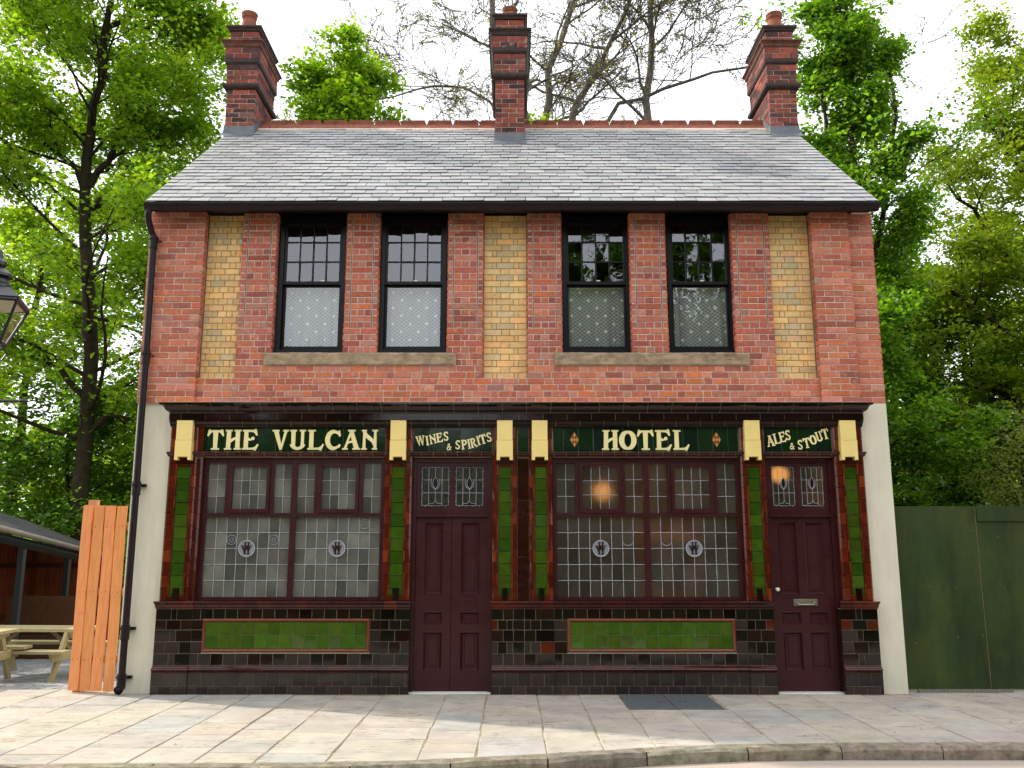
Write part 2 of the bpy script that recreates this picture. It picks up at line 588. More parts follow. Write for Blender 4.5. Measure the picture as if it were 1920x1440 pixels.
def pieces(lst, name, mass_name, m, parent, limit=300):
    """lst of (size, MB): the largest-looking ones become parts of their own, the rest one joined part"""
    lst = sorted(lst, key=lambda e: -e[0])
    for _, mb in lst[:limit]:
        mb.build(name, m, parent)
    rest = MB()
    for _, mb in lst[limit:]:
        b = len(rest.v)
        rest.v += mb.v
        rest.f += [tuple(i + b for i in f) for f in mb.f]
        rest.t += mb.t
    if rest.v:
        tag(rest.build(mass_name, m, parent), kind='stuff')


def vary(c, k=0.15, rng=rnd):
    f = 1 + rng.uniform(-k, k)
    return tuple(max(0.001, v * f * (1 + rng.uniform(-k, k) * 0.35)) for v in c)


# ================================================================== SETTING
def ground_z(x, y):
    return 0.0


gm = MB()
gm.add([(-300, 8.6, -0.45), (300, 8.6, -0.45), (300, 400, -0.45), (-300, 400, -0.45)], [(0, 1, 2, 3)])
gm.add([(-300, -400, -0.45), (300, -400, -0.45), (300, 8.6, -0.45), (-300, 8.6, -0.45)], [(0, 1, 2, 3)])
tag(gm.build('ground', M['earth']), kind='structure')

# road, kerb line and pavement
KPTS = [(-9.0, -3.86), (-4.07, -3.83), (-1.9, -3.79), (-0.9, -3.71), (0.0, -3.55), (0.6, -3.39), (1.18, -3.22), (2.0, -3.05), (2.9, -3.0), (4.5, -3.0), (9.0, -3.0)]


def kerb_y(x):
    for (xa, ya), (xb, yb) in zip(KPTS, KPTS[1:]):
        if x <= xb:
            return ya + (yb - ya) * (x - xa) / (xb - xa)
    return KPTS[-1][1]


rm = MB()
rm.add([(-40, -6.6, -0.115), (40, -6.6, -0.115), (40, -2.8, -0.115), (-40, -2.8, -0.115)], [(0, 1, 2, 3)])
tag(rm.build('road', M['road']), kind='structure')
verge = MB()  # unseen bank, its edge moved in to darken what the tiles mirror
verge.add([(-60, -60, -0.06), (60, -60, -0.06), (60, -6.5, -0.06), (-60, -6.5, -0.06)], [(0, 1, 2, 3)])
tag(verge.build('unseen_grass_bank', M['earth']), kind='structure')

bed = MB()
xs = [-9.0 + 0.25 * i for i in range(73)]
vs, fs = [], []
for x in xs:
    vs += [(x, kerb_y(x) + 0.04, -0.008), (x, 0.35, -0.008)]
for i in range(len(xs) - 1):
    fs.append((2 * i, 2 * i + 2, 2 * i + 3, 2 * i + 1))
bed.add(vs, fs)
pavement = tag(bed.build('pavement', M['joint']), kind='structure')

FLAG = [(0.36, 0.322, 0.268), (0.345, 0.313, 0.268), (0.37, 0.326, 0.262), (0.335, 0.315, 0.285), (0.36, 0.322, 0.274), (0.38, 0.338, 0.274)]
HATCH = (1.27, 2.33, -1.12, -0.05)
flags = []
fr = random.Random(21)
edges = [-9.0]
while edges[-1] < 9.0:
    edges.append(edges[-1] + fr.choice((0.48, 0.55, 0.55, 0.60, 0.66)))
edges = [-7.6, -6.9, -6.25, -5.6] + [-4.95, -4.3, -3.75, -3.13, -2.6, -2.1, -1.52, -0.78, -0.30, 0.30, 0.80, 1.27, 1.82, 2.36, 2.93, 3.52, 4.18, 4.80, 5.30, 5.9, 6.55, 7.2, 7.9]
for xa, xb in zip(edges, edges[1:]):
    ke = min(kerb_y(xa), kerb_y(xb)) + 0.17
    ylim = 0.28
    if xb > -4.3 and xa < 4.4:
        ylim = -0.125
    if -1.3 < (xa + xb) / 2 < -0.2 or 3.2 < (xa + xb) / 2 < 4.1:
        ylim = -0.02
    y = ylim
    while y > ke + 0.02:
        ln = fr.choice((0.42, 0.55, 0.7, 0.85, 0.5))
        y2 = y - ln
        if y2 - ke < 0.25:
            y2 = ke
        # the hatch takes the place of stones
        if xa > HATCH[0] - 0.02 and xb < HATCH[1] + 0.05 and y > HATCH[2] + 0.02:
            y = HATCH[2] - 0.01
            continue
        g = 0.003 + fr.uniform(0, 0.006)
        x0, x1, y0, y1 = xa + g, xb - g, y2 + g, y - g
        mb = MB()
        j = lambda s=0.007: fr.uniform(-s, s)
        top = fr.uniform(-0.003, 0.003)
        tz = [top + fr.uniform(-0.002, 0.002) for _ in range(4)]
        ka, kb = kerb_y(x0) + 0.17, kerb_y(x1) + 0.17
        ya, yb_ = (max(y0, ka) if y2 == ke else y0), (max(y0, kb) if y2 == ke else y0)
        c = [(x0 + j(), ya + j()), (x1 + j(), yb_ + j()), (x1 + j(), y1 + j()), (x0 + j(), y1 + j())]
        b = 0.007
        ins = [(c[0][0] + b, c[0][1] + b), (c[1][0] - b, c[1][1] + b), (c[2][0] - b, c[2][1] - b), (c[3][0] + b, c[3][1] - b)]
        vs = [(p[0], p[1], -0.03) for p in c] + [(p[0], p[1], tz[k] - 0.006) for k, p in enumerate(c)] + [(p[0], p[1], tz[k]) for k, p in enumerate(ins)]
        fs = [(8, 9, 10, 11)]
        for k in range(4):
            n = (k + 1) % 4
            fs += [(4 + k, 4 + n, 8 + n, 8 + k), (k, n, 4 + n, 4 + k)]
        mb.add(vs, fs, vary(fr.choice(FLAG), 0.05, fr))
        mb.build('flagstone', M['flag'], pavement)
        y = y2

kb = MB()
kb.add([(-9, kerb_y(-9) + 0.02, -0.2), (9, -2.98, -0.2), (9, -2.9, -0.2), (-9, -3.6, -0.2)], [(0, 1, 2, 3)])
kerb = tag(kb.build('kerb', M['joint']), kind='structure')
x = -8.6
while x < 8.0:
    ln = fr.uniform(0.68, 0.92)
    xa, xb = x + 0.006, x + ln - 0.006
    n = 5
    mb = MB()
    vs, fs = [], []
    th = fr.uniform(-0.004, 0.004)
    for i in range(n):
        xx = xa + (xb - xa) * i / (n - 1)
        yy = kerb_y(xx)
        q = lambda s=0.006: fr.uniform(-s, s)
        e = 0.01 if i in (0, n - 1) else 0
        vs += [(xx, yy + q(), -0.19), (xx, yy - 0.004 + q(), -0.03 - e + q()), (xx, yy + 0.022 + q(), 0.0 + th - e), (xx, yy + 0.155, 0.0 + th), (xx, yy + 0.155, -0.19)]
    for i in range(n - 1):
        for k in range(4):
            fs.append((i * 5 + k, (i + 1) * 5 + k, (i + 1) * 5 + k + 1, i * 5 + k + 1))
    fs += [(0, 1, 2, 3, 4), tuple(range((n - 1) * 5, n * 5))[::-1]]
    mb.add(vs, fs, vary((0.21, 0.18, 0.135), 0.15, fr))
    mb.build('kerb_stone', M['kerb'], kerb)
    x += ln

# yard of setts left of the pub, falling away from the pavement
ybed = MB()
ybed.add([(-40, 0.28, -0.03), (-4.85, 0.28, -0.03), (-4.85, 3.5, -0.22), (-4.85, 12, -0.40), (-40, 12, -0.40), (-40, 3.5, -0.22)], [(0, 1, 2, 5), (5, 2, 3, 4)])
yard = tag(ybed.build('yard', M['joint']), kind='structure')


def yard_z(y):
    return -0.012 - 0.058 * max(0, y - 0.28) if y < 3.5 else -0.20 - 0.0205 * (y - 3.5)


sl = []
y = 0.30
row = 0
while y < 7.5:
    d = 0.10
    x = -10.8 + (row % 2) * 0.09
    while x < -4.9:
        w = fr.uniform(0.15, 0.21)
        if x > -9.3 + 0.0 * y:
            mb = MB()
            z = yard_z(y) + fr.uniform(-0.004, 0.004)
            cz = [(x, y), (x + w - 0.008, y), (x + w - 0.008, y + d - 0.008), (x, y + d - 0.008)]
            bb = 0.008
            ii = [(x + bb, y + bb), (x + w - 0.008 - bb, y + bb), (x + w - 0.008 - bb, y + d - 0.008 - bb), (x + bb, y + d - 0.008 - bb)]
            vs = [(p[0], p[1], z - 0.014) for p in cz] + [(p[0], p[1], z) for p in ii]
            fs = [(4, 5, 6, 7)] + [(k, (k + 1) % 4, 4 + (k + 1) % 4, 4 + k) for k in range(4)]
            mb.add(vs, fs, vary((0.23, 0.235, 0.245), 0.2, fr))
            sl.append((-y, mb))
        x += w
    y += d
    row += 1
pieces(sl, 'sett', 'setts', M['sett'], yard, 0)

# ================================================================== THE PUB
pub = thing('pub_building', (0, 0, 0), 'two-storey red brick pub with glazed tile front, slate roof and three chimneys', 'building')

# --- hollow body: side and back walls, floors, rooms
body = MB()
body.box(-4.80, -4.52, 0.30, 6.0, -0.3, 6.10)
body.box(4.52, 4.80, 0.30, 6.0, -0.3, 6.10)
body.box(-4.80, 4.80, 6.002, 6.2, -0.3, 6.10)
for sx in (-1, 1):                                        # gable triangles
    xa, xb = (-4.79, -4.53) if sx < 0 else (4.53, 4.79)
    vs = [(xa, -0.05, 6.12), (xa, 6.05, 6.12), (xa, 3.0, 8.66), (xb, -0.05, 6.12), (xb, 6.05, 6.12), (xb, 3.0, 8.66)]
    body.add(vs, [(0, 1, 2), (3, 5, 4), (0, 3, 4, 1), (1, 4, 5, 2), (2, 5, 3, 0)])
body.build('side_wall', M['plaster'], pub)

for a, b in ((-4.80, -4.30), (4.40, 4.80)):               # rendered strips either side of the shop front
    pl = MB()
    pl.box(a, b, 0.0, 0.30, -0.1, 3.552)
    pl.build('plaster_wall', M['plaster'], pub)

rooms = MB()
rooms.box(-4.5, 4.5, 0.42, 5.9, 3.30, 3.50)                # first floor
rooms.box(-4.5, 4.5, 0.42, 5.9, -0.06, -0.01)
rooms.box(-4.5, 4.5, 3.1, 3.2, 0.0, 6.1)                   # cross wall
rooms.box(-0.05, 0.05, 0.42, 3.1, 0.0, 6.1)
rooms.build('inner_wall', M['interior_wall'], pub)
ceil_ = MB()
ceil_.box(-4.5, 4.5, 0.42, 5.9, 6.11, 6.14)
ceil_.build('ceiling', M['interior_dark'], pub)

# --- front wall core of the upper storey (behind the bricks)
Z0, PITCH, NROW = 3.555, 0.0832, 31
ZT = Z0 + PITCH * NROW
WIN = [(-3.10, -2.225), (-1.745, -0.872), (0.674, 1.569), (2.07, 2.935)]
core = MB()
MORT = 0.007
cuts = [(-4.785, -3.138), (-2.189, -1.771), (-0.839, 0.644), (1.571, 2.029), (2.926, 4.785)]
REC = [(-4.066, -3.588), (-0.375, 0.197), (3.425, 3.965)]
# parts of the core: below sill, then columns; recessed panels get their own plane
for a, b in cuts:
    segs = []
    xs_ = [a]
    for r0, r1 in REC:
        if a - 0.01 < r0 and r1 < b + 0.01:
            core.box(xs_[-1], r0 - 0.014, MORT, 0.30, 4.217, ZT)
            xs_ = [r1 + 0.014]
    core.box(xs_[-1], b, MORT, 0.30, 4.217, ZT)
lows = [(-4.785, -4.08), (-3.574, -0.389), (0.211, 3.411), (3.979, 4.785)]
for a, b in lows:
    core.box(a, b, MORT, 0.30, 3.889, 4.2165)
core.box(-4.797, 4.797, MORT, 0.30, Z0 - 0.004, 3.8885)
core.box(-4.797, -4.078, -0.05 + MORT, MORT - 0.001, Z0, ZT - 0.001)
core.box(3.977, 4.458, -0.05 + MORT, MORT - 0.001, Z0, ZT - 0.001)
brick_wall = core.build('brick_wall', M['mortar'], pub)
yellow_walls = []
for r0, r1 in REC:
    yc = MB()
    yc.box(r0 - 0.003, r1 + 0.003, 0.085 + 0.006, 0.30, 3.8895, ZT - 0.002)
    yellow_walls.append(yc.build('yellow_brick_panel', M['yellow_mortar'], pub))

BR = [(0.49, 0.150, 0.085), (0.46, 0.135, 0.080), (0.52, 0.170, 0.092), (0.42, 0.125, 0.080), (0.50, 0.18, 0.112), (0.52, 0.205, 0.135), (0.35, 0.110, 0.076), (0.53, 0.160, 0.070), (0.48, 0.16, 0.105)]
bricks = []
br = random.Random(3)


def brick(x0, x1, row, yf, depth=0.105, rl=0, rr=0, pal=BR, z0=Z0, pitch=PITCH, store=None, joint=0.0058, k=0.17, warm=0.0, el=None, er=None):
    mb = MB()
    el = joint if el is None else el
    er = joint if er is None else er
    za, zb = z0 + row * pitch + joint, z0 + (row + 1) * pitch - joint
    c = vary(br.choice(pal), k, br)
    if br.random() < 0.035:
        c = tuple(v * 0.65 + 0.12 * q for v, q in zip(c, (1, 0.8, 0.65)))
    mb.slab(x0 + el, x1 - er, za, zb, yf + br.uniform(-0.002, 0.002), depth, 0.004, 0.0018, c, 0.012, br, rl, rr)
    (bricks if store is None else store).append(((x1 - x0) * (zb - za) / (12 + z0 + row * pitch) ** 2, mb))


groove_strips = MB()  # dark strips: shade of the bead grooves set in as colour


PIER = [tuple(q * k for q, k in zip(c, (0.88, 0.82, 0.90))) for c in BR]


def lay(x0, x1, rows, yf, bond, groove=False, start=0, pal=BR):
    """fill a strip of wall with bricks in the given bond"""
    for r in rows:
        a, b = x0, x1
        rl = rr = 0.0
        if groove and r >= 12:
            brick(a, a + 0.075, r, yf, rl=0.018, el=0.0, pal=pal)
            brick(b - 0.075, b, r, yf, rr=0.018, er=0.0, pal=pal)
            for gx in (a + 0.0765, b - 0.0855):
                groove_strips.box(gx, gx + 0.009, 0.0052, 0.0066, Z0 + r * PITCH, Z0 + (r + 1) * PITCH - 0.0001)
            a, b = a + 0.087, b - 0.087
        w = b - a
        odd = (r + start) % 2
        if bond == 'stretcher':
            n = max(1, round(w / 0.232))
            u = w / n
            cutsx = [a] + [a + u * (i + (0.5 if odd else 1)) for i in range(n)] + [b]
        elif bond == 'english':
            n = max(1, round(w / 0.232))
            if odd:
                cutsx = [a + w * i / n for i in range(n + 1)]
            else:
                q = 0.45 * w / (2 * n)
                m_ = 2 * n - 1
                cutsx = [a, a + q + 0.03] + [a + q + 0.03 + (w - 2 * q - 0.06) * i / m_ for i in range(1, m_)] + [b - q - 0.03, b]
        else:                                              # flemish
            cutsx = [a]
            k = odd
            cutsx.append(a + (0.115 if odd else 0.23) * br.uniform(0.85, 1.0))
            while cutsx[-1] < b - 0.06:
                k += 1
                cutsx.append(cutsx[-1] + (0.112 if (k % 2) else 0.232) * br.uniform(0.96, 1.04))
            cutsx[-1] = b
        cutsx = sorted(set(round(c, 4) for c in cutsx))
        for p, q in zip(cutsx, cutsx[1:]):
            if q - p > 0.02:
                brick(p, q, r, yf, pal=pal, el=0.0008 if abs(p - x0) < 0.001 else None, er=0.0008 if abs(q - x1) < 0.001 else None)


allr = range(NROW)
lay(-4.80, -4.066, allr, -0.05, 'stretcher')
lay(3.965, 4.47, allr, -0.05, 'stretcher')
lay(4.472, 4.80, allr, 0.0, 'stretcher', start=1)
lay(-4.066, 3.965, range(0, 4), 0.0, 'flemish')
lay(-3.588, -0.375, range(4, 6), 0.0, 'flemish')
lay(0.197, 3.425, range(4, 6), 0.0, 'flemish')
for a, b in [(-3.588, -3.214), (-0.726, -0.375), (0.197, 0.553), (3.076, 3.425)]:
    lay(a, b, range(6, 8), 0.0, 'english')
for a, b in [(-3.588, -3.122), (-2.205, -1.755), (-0.855, -0.375), (0.197, 0.66), (1.555, 2.045), (2.91, 3.425)]:
    lay(a, b, range(8, NROW), 0.0, 'english', True, pal=PIER)
pieces(bricks, 'brick', 'bricks', M['brick'], brick_wall, 300)
tag(groove_strips.build('groove_shade', M['soot_and_shade'], brick_wall), kind='stuff')  # dark material stands for shade in the grooves

YB = [(0.72, 0.45, 0.18), (0.75, 0.46, 0.17), (0.72, 0.48, 0.21), (0.74, 0.43, 0.155), (0.70, 0.48, 0.20), (0.76, 0.47, 0.19), (0.58, 0.43, 0.23), (0.72, 0.46, 0.19)]
for (r0, r1), yw in zip(REC, yellow_walls):
    w = r1 - r0
    ybr = []
    for r in range(4, NROW):
        if r % 2:
            cx = [0, 0.40, 0.60, 1.0] if w > 0.5 else [0, 0.13, 0.53, 0.93, 1.0]
        else:
            cx = [0, 0.20, 0.30, 0.70, 0.80, 1.0] if w > 0.5 else [0, 0.24, 0.40, 0.64, 0.80, 1.0]
        cx = [c + (br.uniform(-0.015, 0.015) if 0 < c < 1 else 0) for c in cx]
        for p, q in zip(cx, cx[1:]):
            brick(r0 + p * w, r0 + q * w, r, 0.085, 0.1, pal=YB, store=ybr, joint=0.0045, k=0.12)
    pieces(ybr, 'yellow_brick', 'yellow_bricks', M['yellow_brick'], yw, 100)

for a, b in [(-3.214, -0.726), (0.553, 3.076)]:
    mb = MB()
    n = 14
    prof = []
    vs, fs = [], []
    for i in range(n + 1):
        xx = a + (b - a) * i / n
        q = br.uniform(-0.005, 0.005)
        vs += [(xx, -0.025, 4.062), (xx, -0.03 + q, 4.198 + q), (xx, -0.012, 4.222 + q * 0.5), (xx, 0.3, 4.2335)]
    for i in range(n):
        for k in range(3):
            fs.append((i * 4 + k, i * 4 + k + 4, i * 4 + k + 5, i * 4 + k + 1))
        fs.append((i * 4, i * 4 + 3, i * 4 + 7, i * 4 + 4))
    fs += [(0, 1, 2, 3), (n * 4 + 3, n * 4 + 2, n * 4 + 1, n * 4)]
    mb.add(vs, fs)
    mb.build('stone_sill', M['stone_sill'], pub)

# --- upper sash windows with net curtains
CURT = ['net curtain in the leftmost upstairs window', 'net curtain in the upstairs window just left of the middle yellow brick strip',
        'net curtain in the upstairs window just right of the middle yellow brick strip', 'net curtain in the rightmost upstairs window']
for wi, (a, b) in enumerate(WIN):
    w_ = MB()
    t = 0.052
    zb_, zm, zt_ = 4.262, 5.20, 6.135
    yf = 0.10
    w_.box(a, a + t, yf, yf + 0.12, zb_ - 0.03, zt_)
    w_.box(b - t, b, yf, yf + 0.12, zb_ - 0.03, zt_)
    w_.box(a + t, b - t, yf + 0.002, yf + 0.12, 6.075, zt_)
    w_.box(a - 0.015, b + 0.015, yf - 0.045, yf + 0.12, 4.235, 4.275)
    win = w_.build('sash_window', M['black_paint'], pub)
    s1 = MB()                                              # upper sash
    xa, xb = a + t + 0.001, b - t - 0.001
    ys = yf + 0.025
    s1.box(xa, xa + 0.03, ys, ys + 0.045, zm - 0.02, 6.074)
    s1.box(xb - 0.03, xb, ys, ys + 0.045, zm - 0.02, 6.074)
    s1.box(xa + 0.03, xb - 0.03, ys + 0.001, ys + 0.045, 6.045, 6.074)
    s1.box(xa + 0.03, xb - 0.03, ys - 0.004, ys + 0.045, zm - 0.02, zm + 0.022)
    gx0, gx1, gz0, gz1 = xa + 0.03, xb - 0.03, zm + 0.022, 6.045
    for i in range(1, 4):
        c = gx0 + (gx1 - gx0) * i / 4
        s1.box(c - 0.009, c + 0.009, ys + 0.006, ys + 0.04, gz0, gz1)
    for i in range(1, 3):
        c = gz0 + (gz1 - gz0) * i / 3
        s1.box(gx0, gx1, ys + 0.008, ys + 0.038, c - 0.009, c + 0.009)
    s1.build('upper_sash', M['black_paint'], win)
    s2 = MB()
    y2 = ys + 0.05
    s2.box(xa, xa + 0.028, y2, y2 + 0.04, 4.276, zm - 0.021)
    s2.box(xb - 0.028, xb, y2, y2 + 0.04, 4.276, zm - 0.021)
    s2.box(xa + 0.028, xb - 0.028, y2 - 0.003, y2 + 0.04, 4.276, 4.345)
    s2.box(xa + 0.028, xb - 0.028, y2 + 0.002, y2 + 0.04, zm - 0.04, zm - 0.0205)
    s2.build('lower_sash', M['black_paint'], win)
    for i in range(4):
        for k in range(3):
            p = MB()
            x0, x1 = gx0 + (gx1 - gx0) * i / 4, gx0 + (gx1 - gx0) * (i + 1) / 4
            z0, z1 = gz0 + (gz1 - gz0) * k / 3, gz0 + (gz1 - gz0) * (k + 1) / 3
            tl = br.uniform(-0.005, 0.005)
            tv = br.uniform(-0.004, 0.004)
            yy = ys + 0.02
            p.add([(x0, yy - tl - tv, z0), (x1, yy + tl - tv, z0), (x1, yy + tl + tv, z1), (x0, yy - tl + tv, z1)], [(0, 1, 2, 3)])
            p.build('pane', M['clear_glass'], win)
    p = MB()
    p.add([(xa + 0.02, y2 + 0.02, 4.34), (xb - 0.02, y2 + 0.022, 4.34), (xb - 0.02, y2 + 0.018, zm - 0.03), (xa + 0.02, y2 + 0.02, zm - 0.03)], [(0, 1, 2, 3)])
    p.build('pane', M['clear_glass'], win)
    lift = MB()
    lift.box((a + b) / 2 - 0.0 + (0.12 if wi < 1 else -0.0), (a + b) / 2 + 0.05 + (0.12 if wi < 1 else -0.0), ys - 0.015, ys - 0.005, zm + 0.022, zm + 0.034)
    lift.build('sash_catch', M['ceramic'], win)
    # curtain with shallow folds
    cu = MB()
    n = 48
    vs, fs = [], []
    for i in range(n + 1):
        u = i / n
        xx = xa + 0.015 + (xb - xa - 0.03) * u
        fold = 0.010 * math.sin(u * 31 + wi) + 0.014 * math.sin(u * 12.0 + wi * 2.1) + (0.02 if abs(u - (0.13 if wi % 2 else 0.87)) < 0.02 else 0)
        for z, k in ((4.30, 1.0), (4.75, 0.9), (5.12, 0.5), (5.165, 0.15)):
            vs.append((xx, y2 + 0.085 + fold * k, z))
    for i in range(n):
        for k in range(3):
            fs.append((i * 4 + k, i * 4 + 4 + k, i * 4 + 5 + k, i * 4 + 1 + k))
    cu.add(vs, fs)
    o = cu.build('net_curtain', M['net'], None, True)
    tag(o, 'white ' + CURT[wi], 'curtain', 'net curtains')
    rod = MB()
    rod.tube([(xa, y2 + 0.085, 5.168), (xb, y2 + 0.085, 5.168)], 0.006, 6)
    rod.build('curtain_rod', M['brass'], o)

# --- eaves: fascia, soffit, gutter
e = MB()
e.box(-4.76, 4.76, -0.06, 0.02, ZT + 0.001, 6.17)
e.box(-4.76, 4.76, -0.235, -0.061, 6.125, 6.15)
e.box(-4.76, 4.76, -0.26, -0.236, 6.06, 6.155)
e.build('fascia_board', M['black_paint'], pub)
g = MB()
prof = [(-0.262, 6.065), (-0.29, 6.043), (-0.33, 6.050), (-0.352, 6.08), (-0.362, 6.118), (-0.374, 6.13), (-0.374, 6.142), (-0.352, 6.142), (-0.340, 6.095), (-0.29, 6.066), (-0.262, 6.085)]
g.prism(prof, -4.775, 4.77)
gut = g.build('gutter', M['iron'], pub)
for i in range(9):
    xx = -4.4 + i * 1.09
    b_ = MB()
    b_.prism([(-0.262, 6.058), (-0.29, 6.036), (-0.335, 6.043), (-0.359, 6.078), (-0.369, 6.118), (-0.3625, 6.118), (-0.3525, 6.08), (-0.331, 6.0505), (-0.29, 6.0435), (-0.262, 6.0655)], xx, xx + 0.05)
    b_.build('gutter_joint', M['iron'], gut)

# --- roof
YE, ZE, YR, ZR = -0.33, 6.158, 3.0, 8.87
KS = (ZR - ZE) / (YR - YE)
LEN = math.hypot(YR - YE, ZR - ZE)
uy, uz = (YR - YE) / LEN, (ZR - ZE) / LEN                 # up the slope
ny, nz = -uz, uy                                          # out of the slope
rf = MB()
hw = 4.765
rf.add([(-hw, YE + 0.03, ZE - 0.01), (hw, YE + 0.03, ZE - 0.01), (hw, YR, ZR - 0.03), (-hw, YR, ZR - 0.03),
        (-hw, YE + 0.03, ZE - 0.05), (hw, YE + 0.03, ZE - 0.05), (hw, YR, ZR - 0.08), (-hw, YR, ZR - 0.08)],
       [(0, 1, 2, 3), (4, 7, 6, 5), (0, 4, 5, 1), (1, 5, 6, 2), (0, 3, 7, 4)])
yb_, zb_ = 2 * YR - YE, ZE
rf.add([(-hw, YR, ZR - 0.03), (hw, YR, ZR - 0.03), (hw, yb_, zb_), (-hw, yb_, zb_), (-hw, YR, ZR - 0.08), (hw, YR, ZR - 0.08), (hw, yb_, zb_ - 0.05), (-hw, yb_, zb_ - 0.05)],
       [(0, 1, 2, 3), (4, 7, 6, 5), (2, 6, 7, 3), (1, 5, 6, 2), (0, 3, 7, 4)])
roof = rf.build('roof', M['soot_and_shade'], pub)

NR = 25
gauge = (LEN - 0.06) / NR
SL = [(0.275, 0.274, 0.270), (0.295, 0.293, 0.286), (0.255, 0.256, 0.256), (0.305, 0.302, 0.294), (0.28, 0.277, 0.270), (0.23, 0.232, 0.233)]
slates = []
sr = random.Random(11)
for r in range(NR):
    s0 = r * gauge - 0.015
    s1 = s0 + gauge * 1.9
    x = -hw - (0.14 if r % 2 else 0.0) + sr.uniform(-0.01, 0.01)
    while x < hw - 0.02:
        w = 0.278 + sr.uniform(-0.012, 0.012)
        xa, xb = max(x, -hw) + 0.0045, min(x + w, hw) - 0.0045
        if xb - xa > 0.03:
            lift = 0.006 + 0.011
            a_ = sr.uniform(-0.004, 0.004)
            h0, h1 = 0.024 + sr.uniform(-0.002, 0.005), 0.004
            mb = MB()
            pts = []
            for (xx, s_, h) in ((xa, s0 + a_, h0), (xb, s0 + a_ + sr.uniform(-0.004, 0.004), h0 + sr.uniform(-0.001, 0.002)), (xb, s1, h1), (xa, s1, h1)):
                for hh in (h, h - 0.008):
                    pts.append((xx, YE + uy * s_ + ny * hh, ZE + uz * s_ + nz * hh))
            mb.add(pts, [(0, 2, 4, 6), (1, 3, 2, 0), (3, 5, 4, 2), (7, 1, 0, 6)], tuple(0.94 * q for q in vary(sr.choice(SL), 0.09, sr)))
            slates.append(((xb - xa) / (12 + s0) ** 2, mb))
        x += w
pieces(slates, 'slate', 'slates', M['slate'], roof, 300)

# ridge tiles
x = -4.62
while x < 4.5:
    ln = 0.45
    mb = MB()
    pr = [(YR - 0.19, ZR - 0.13), (YR - 0.012, ZR + 0.055), (YR - 0.02, ZR + 0.13), (YR + 0.02, ZR + 0.13), (YR + 0.012, ZR + 0.055), (YR + 0.19, ZR - 0.13), (YR, ZR - 0.03)]
    mb.prism(pr, x + 0.003, x + ln - 0.003)
    n = len(pr)
    for idx in (2, 3):                                     # clipped crest corners
        for s_, dx in ((0, 0.032), (n, -0.032)):
            vx = mb.v[idx + s_]
            mb.v[idx + s_] = (vx[0] + dx, vx[1], vx[2])
    mb.build('ridge_tile', M['terracotta'], roof)
    x += ln
rm_ = MB()
rm_.prism([(YR - 0.20, ZR - 0.165), (YR - 0.205, ZR - 0.135), (YR, ZR + 0.04), (YR + 0.205, ZR - 0.135), (YR + 0.2, ZR - 0.165)], -4.6, 4.6)
rm_.build('ridge_mortar', M['mortar'], roof)

# --- chimneys
CB = [(0.19, 0.055, 0.042), (0.23, 0.060, 0.042), (0.13, 0.042, 0.036), (0.085, 0.036, 0.034), (0.27, 0.075, 0.050), (0.15, 0.066, 0.054), (0.07, 0.034, 0.033)]


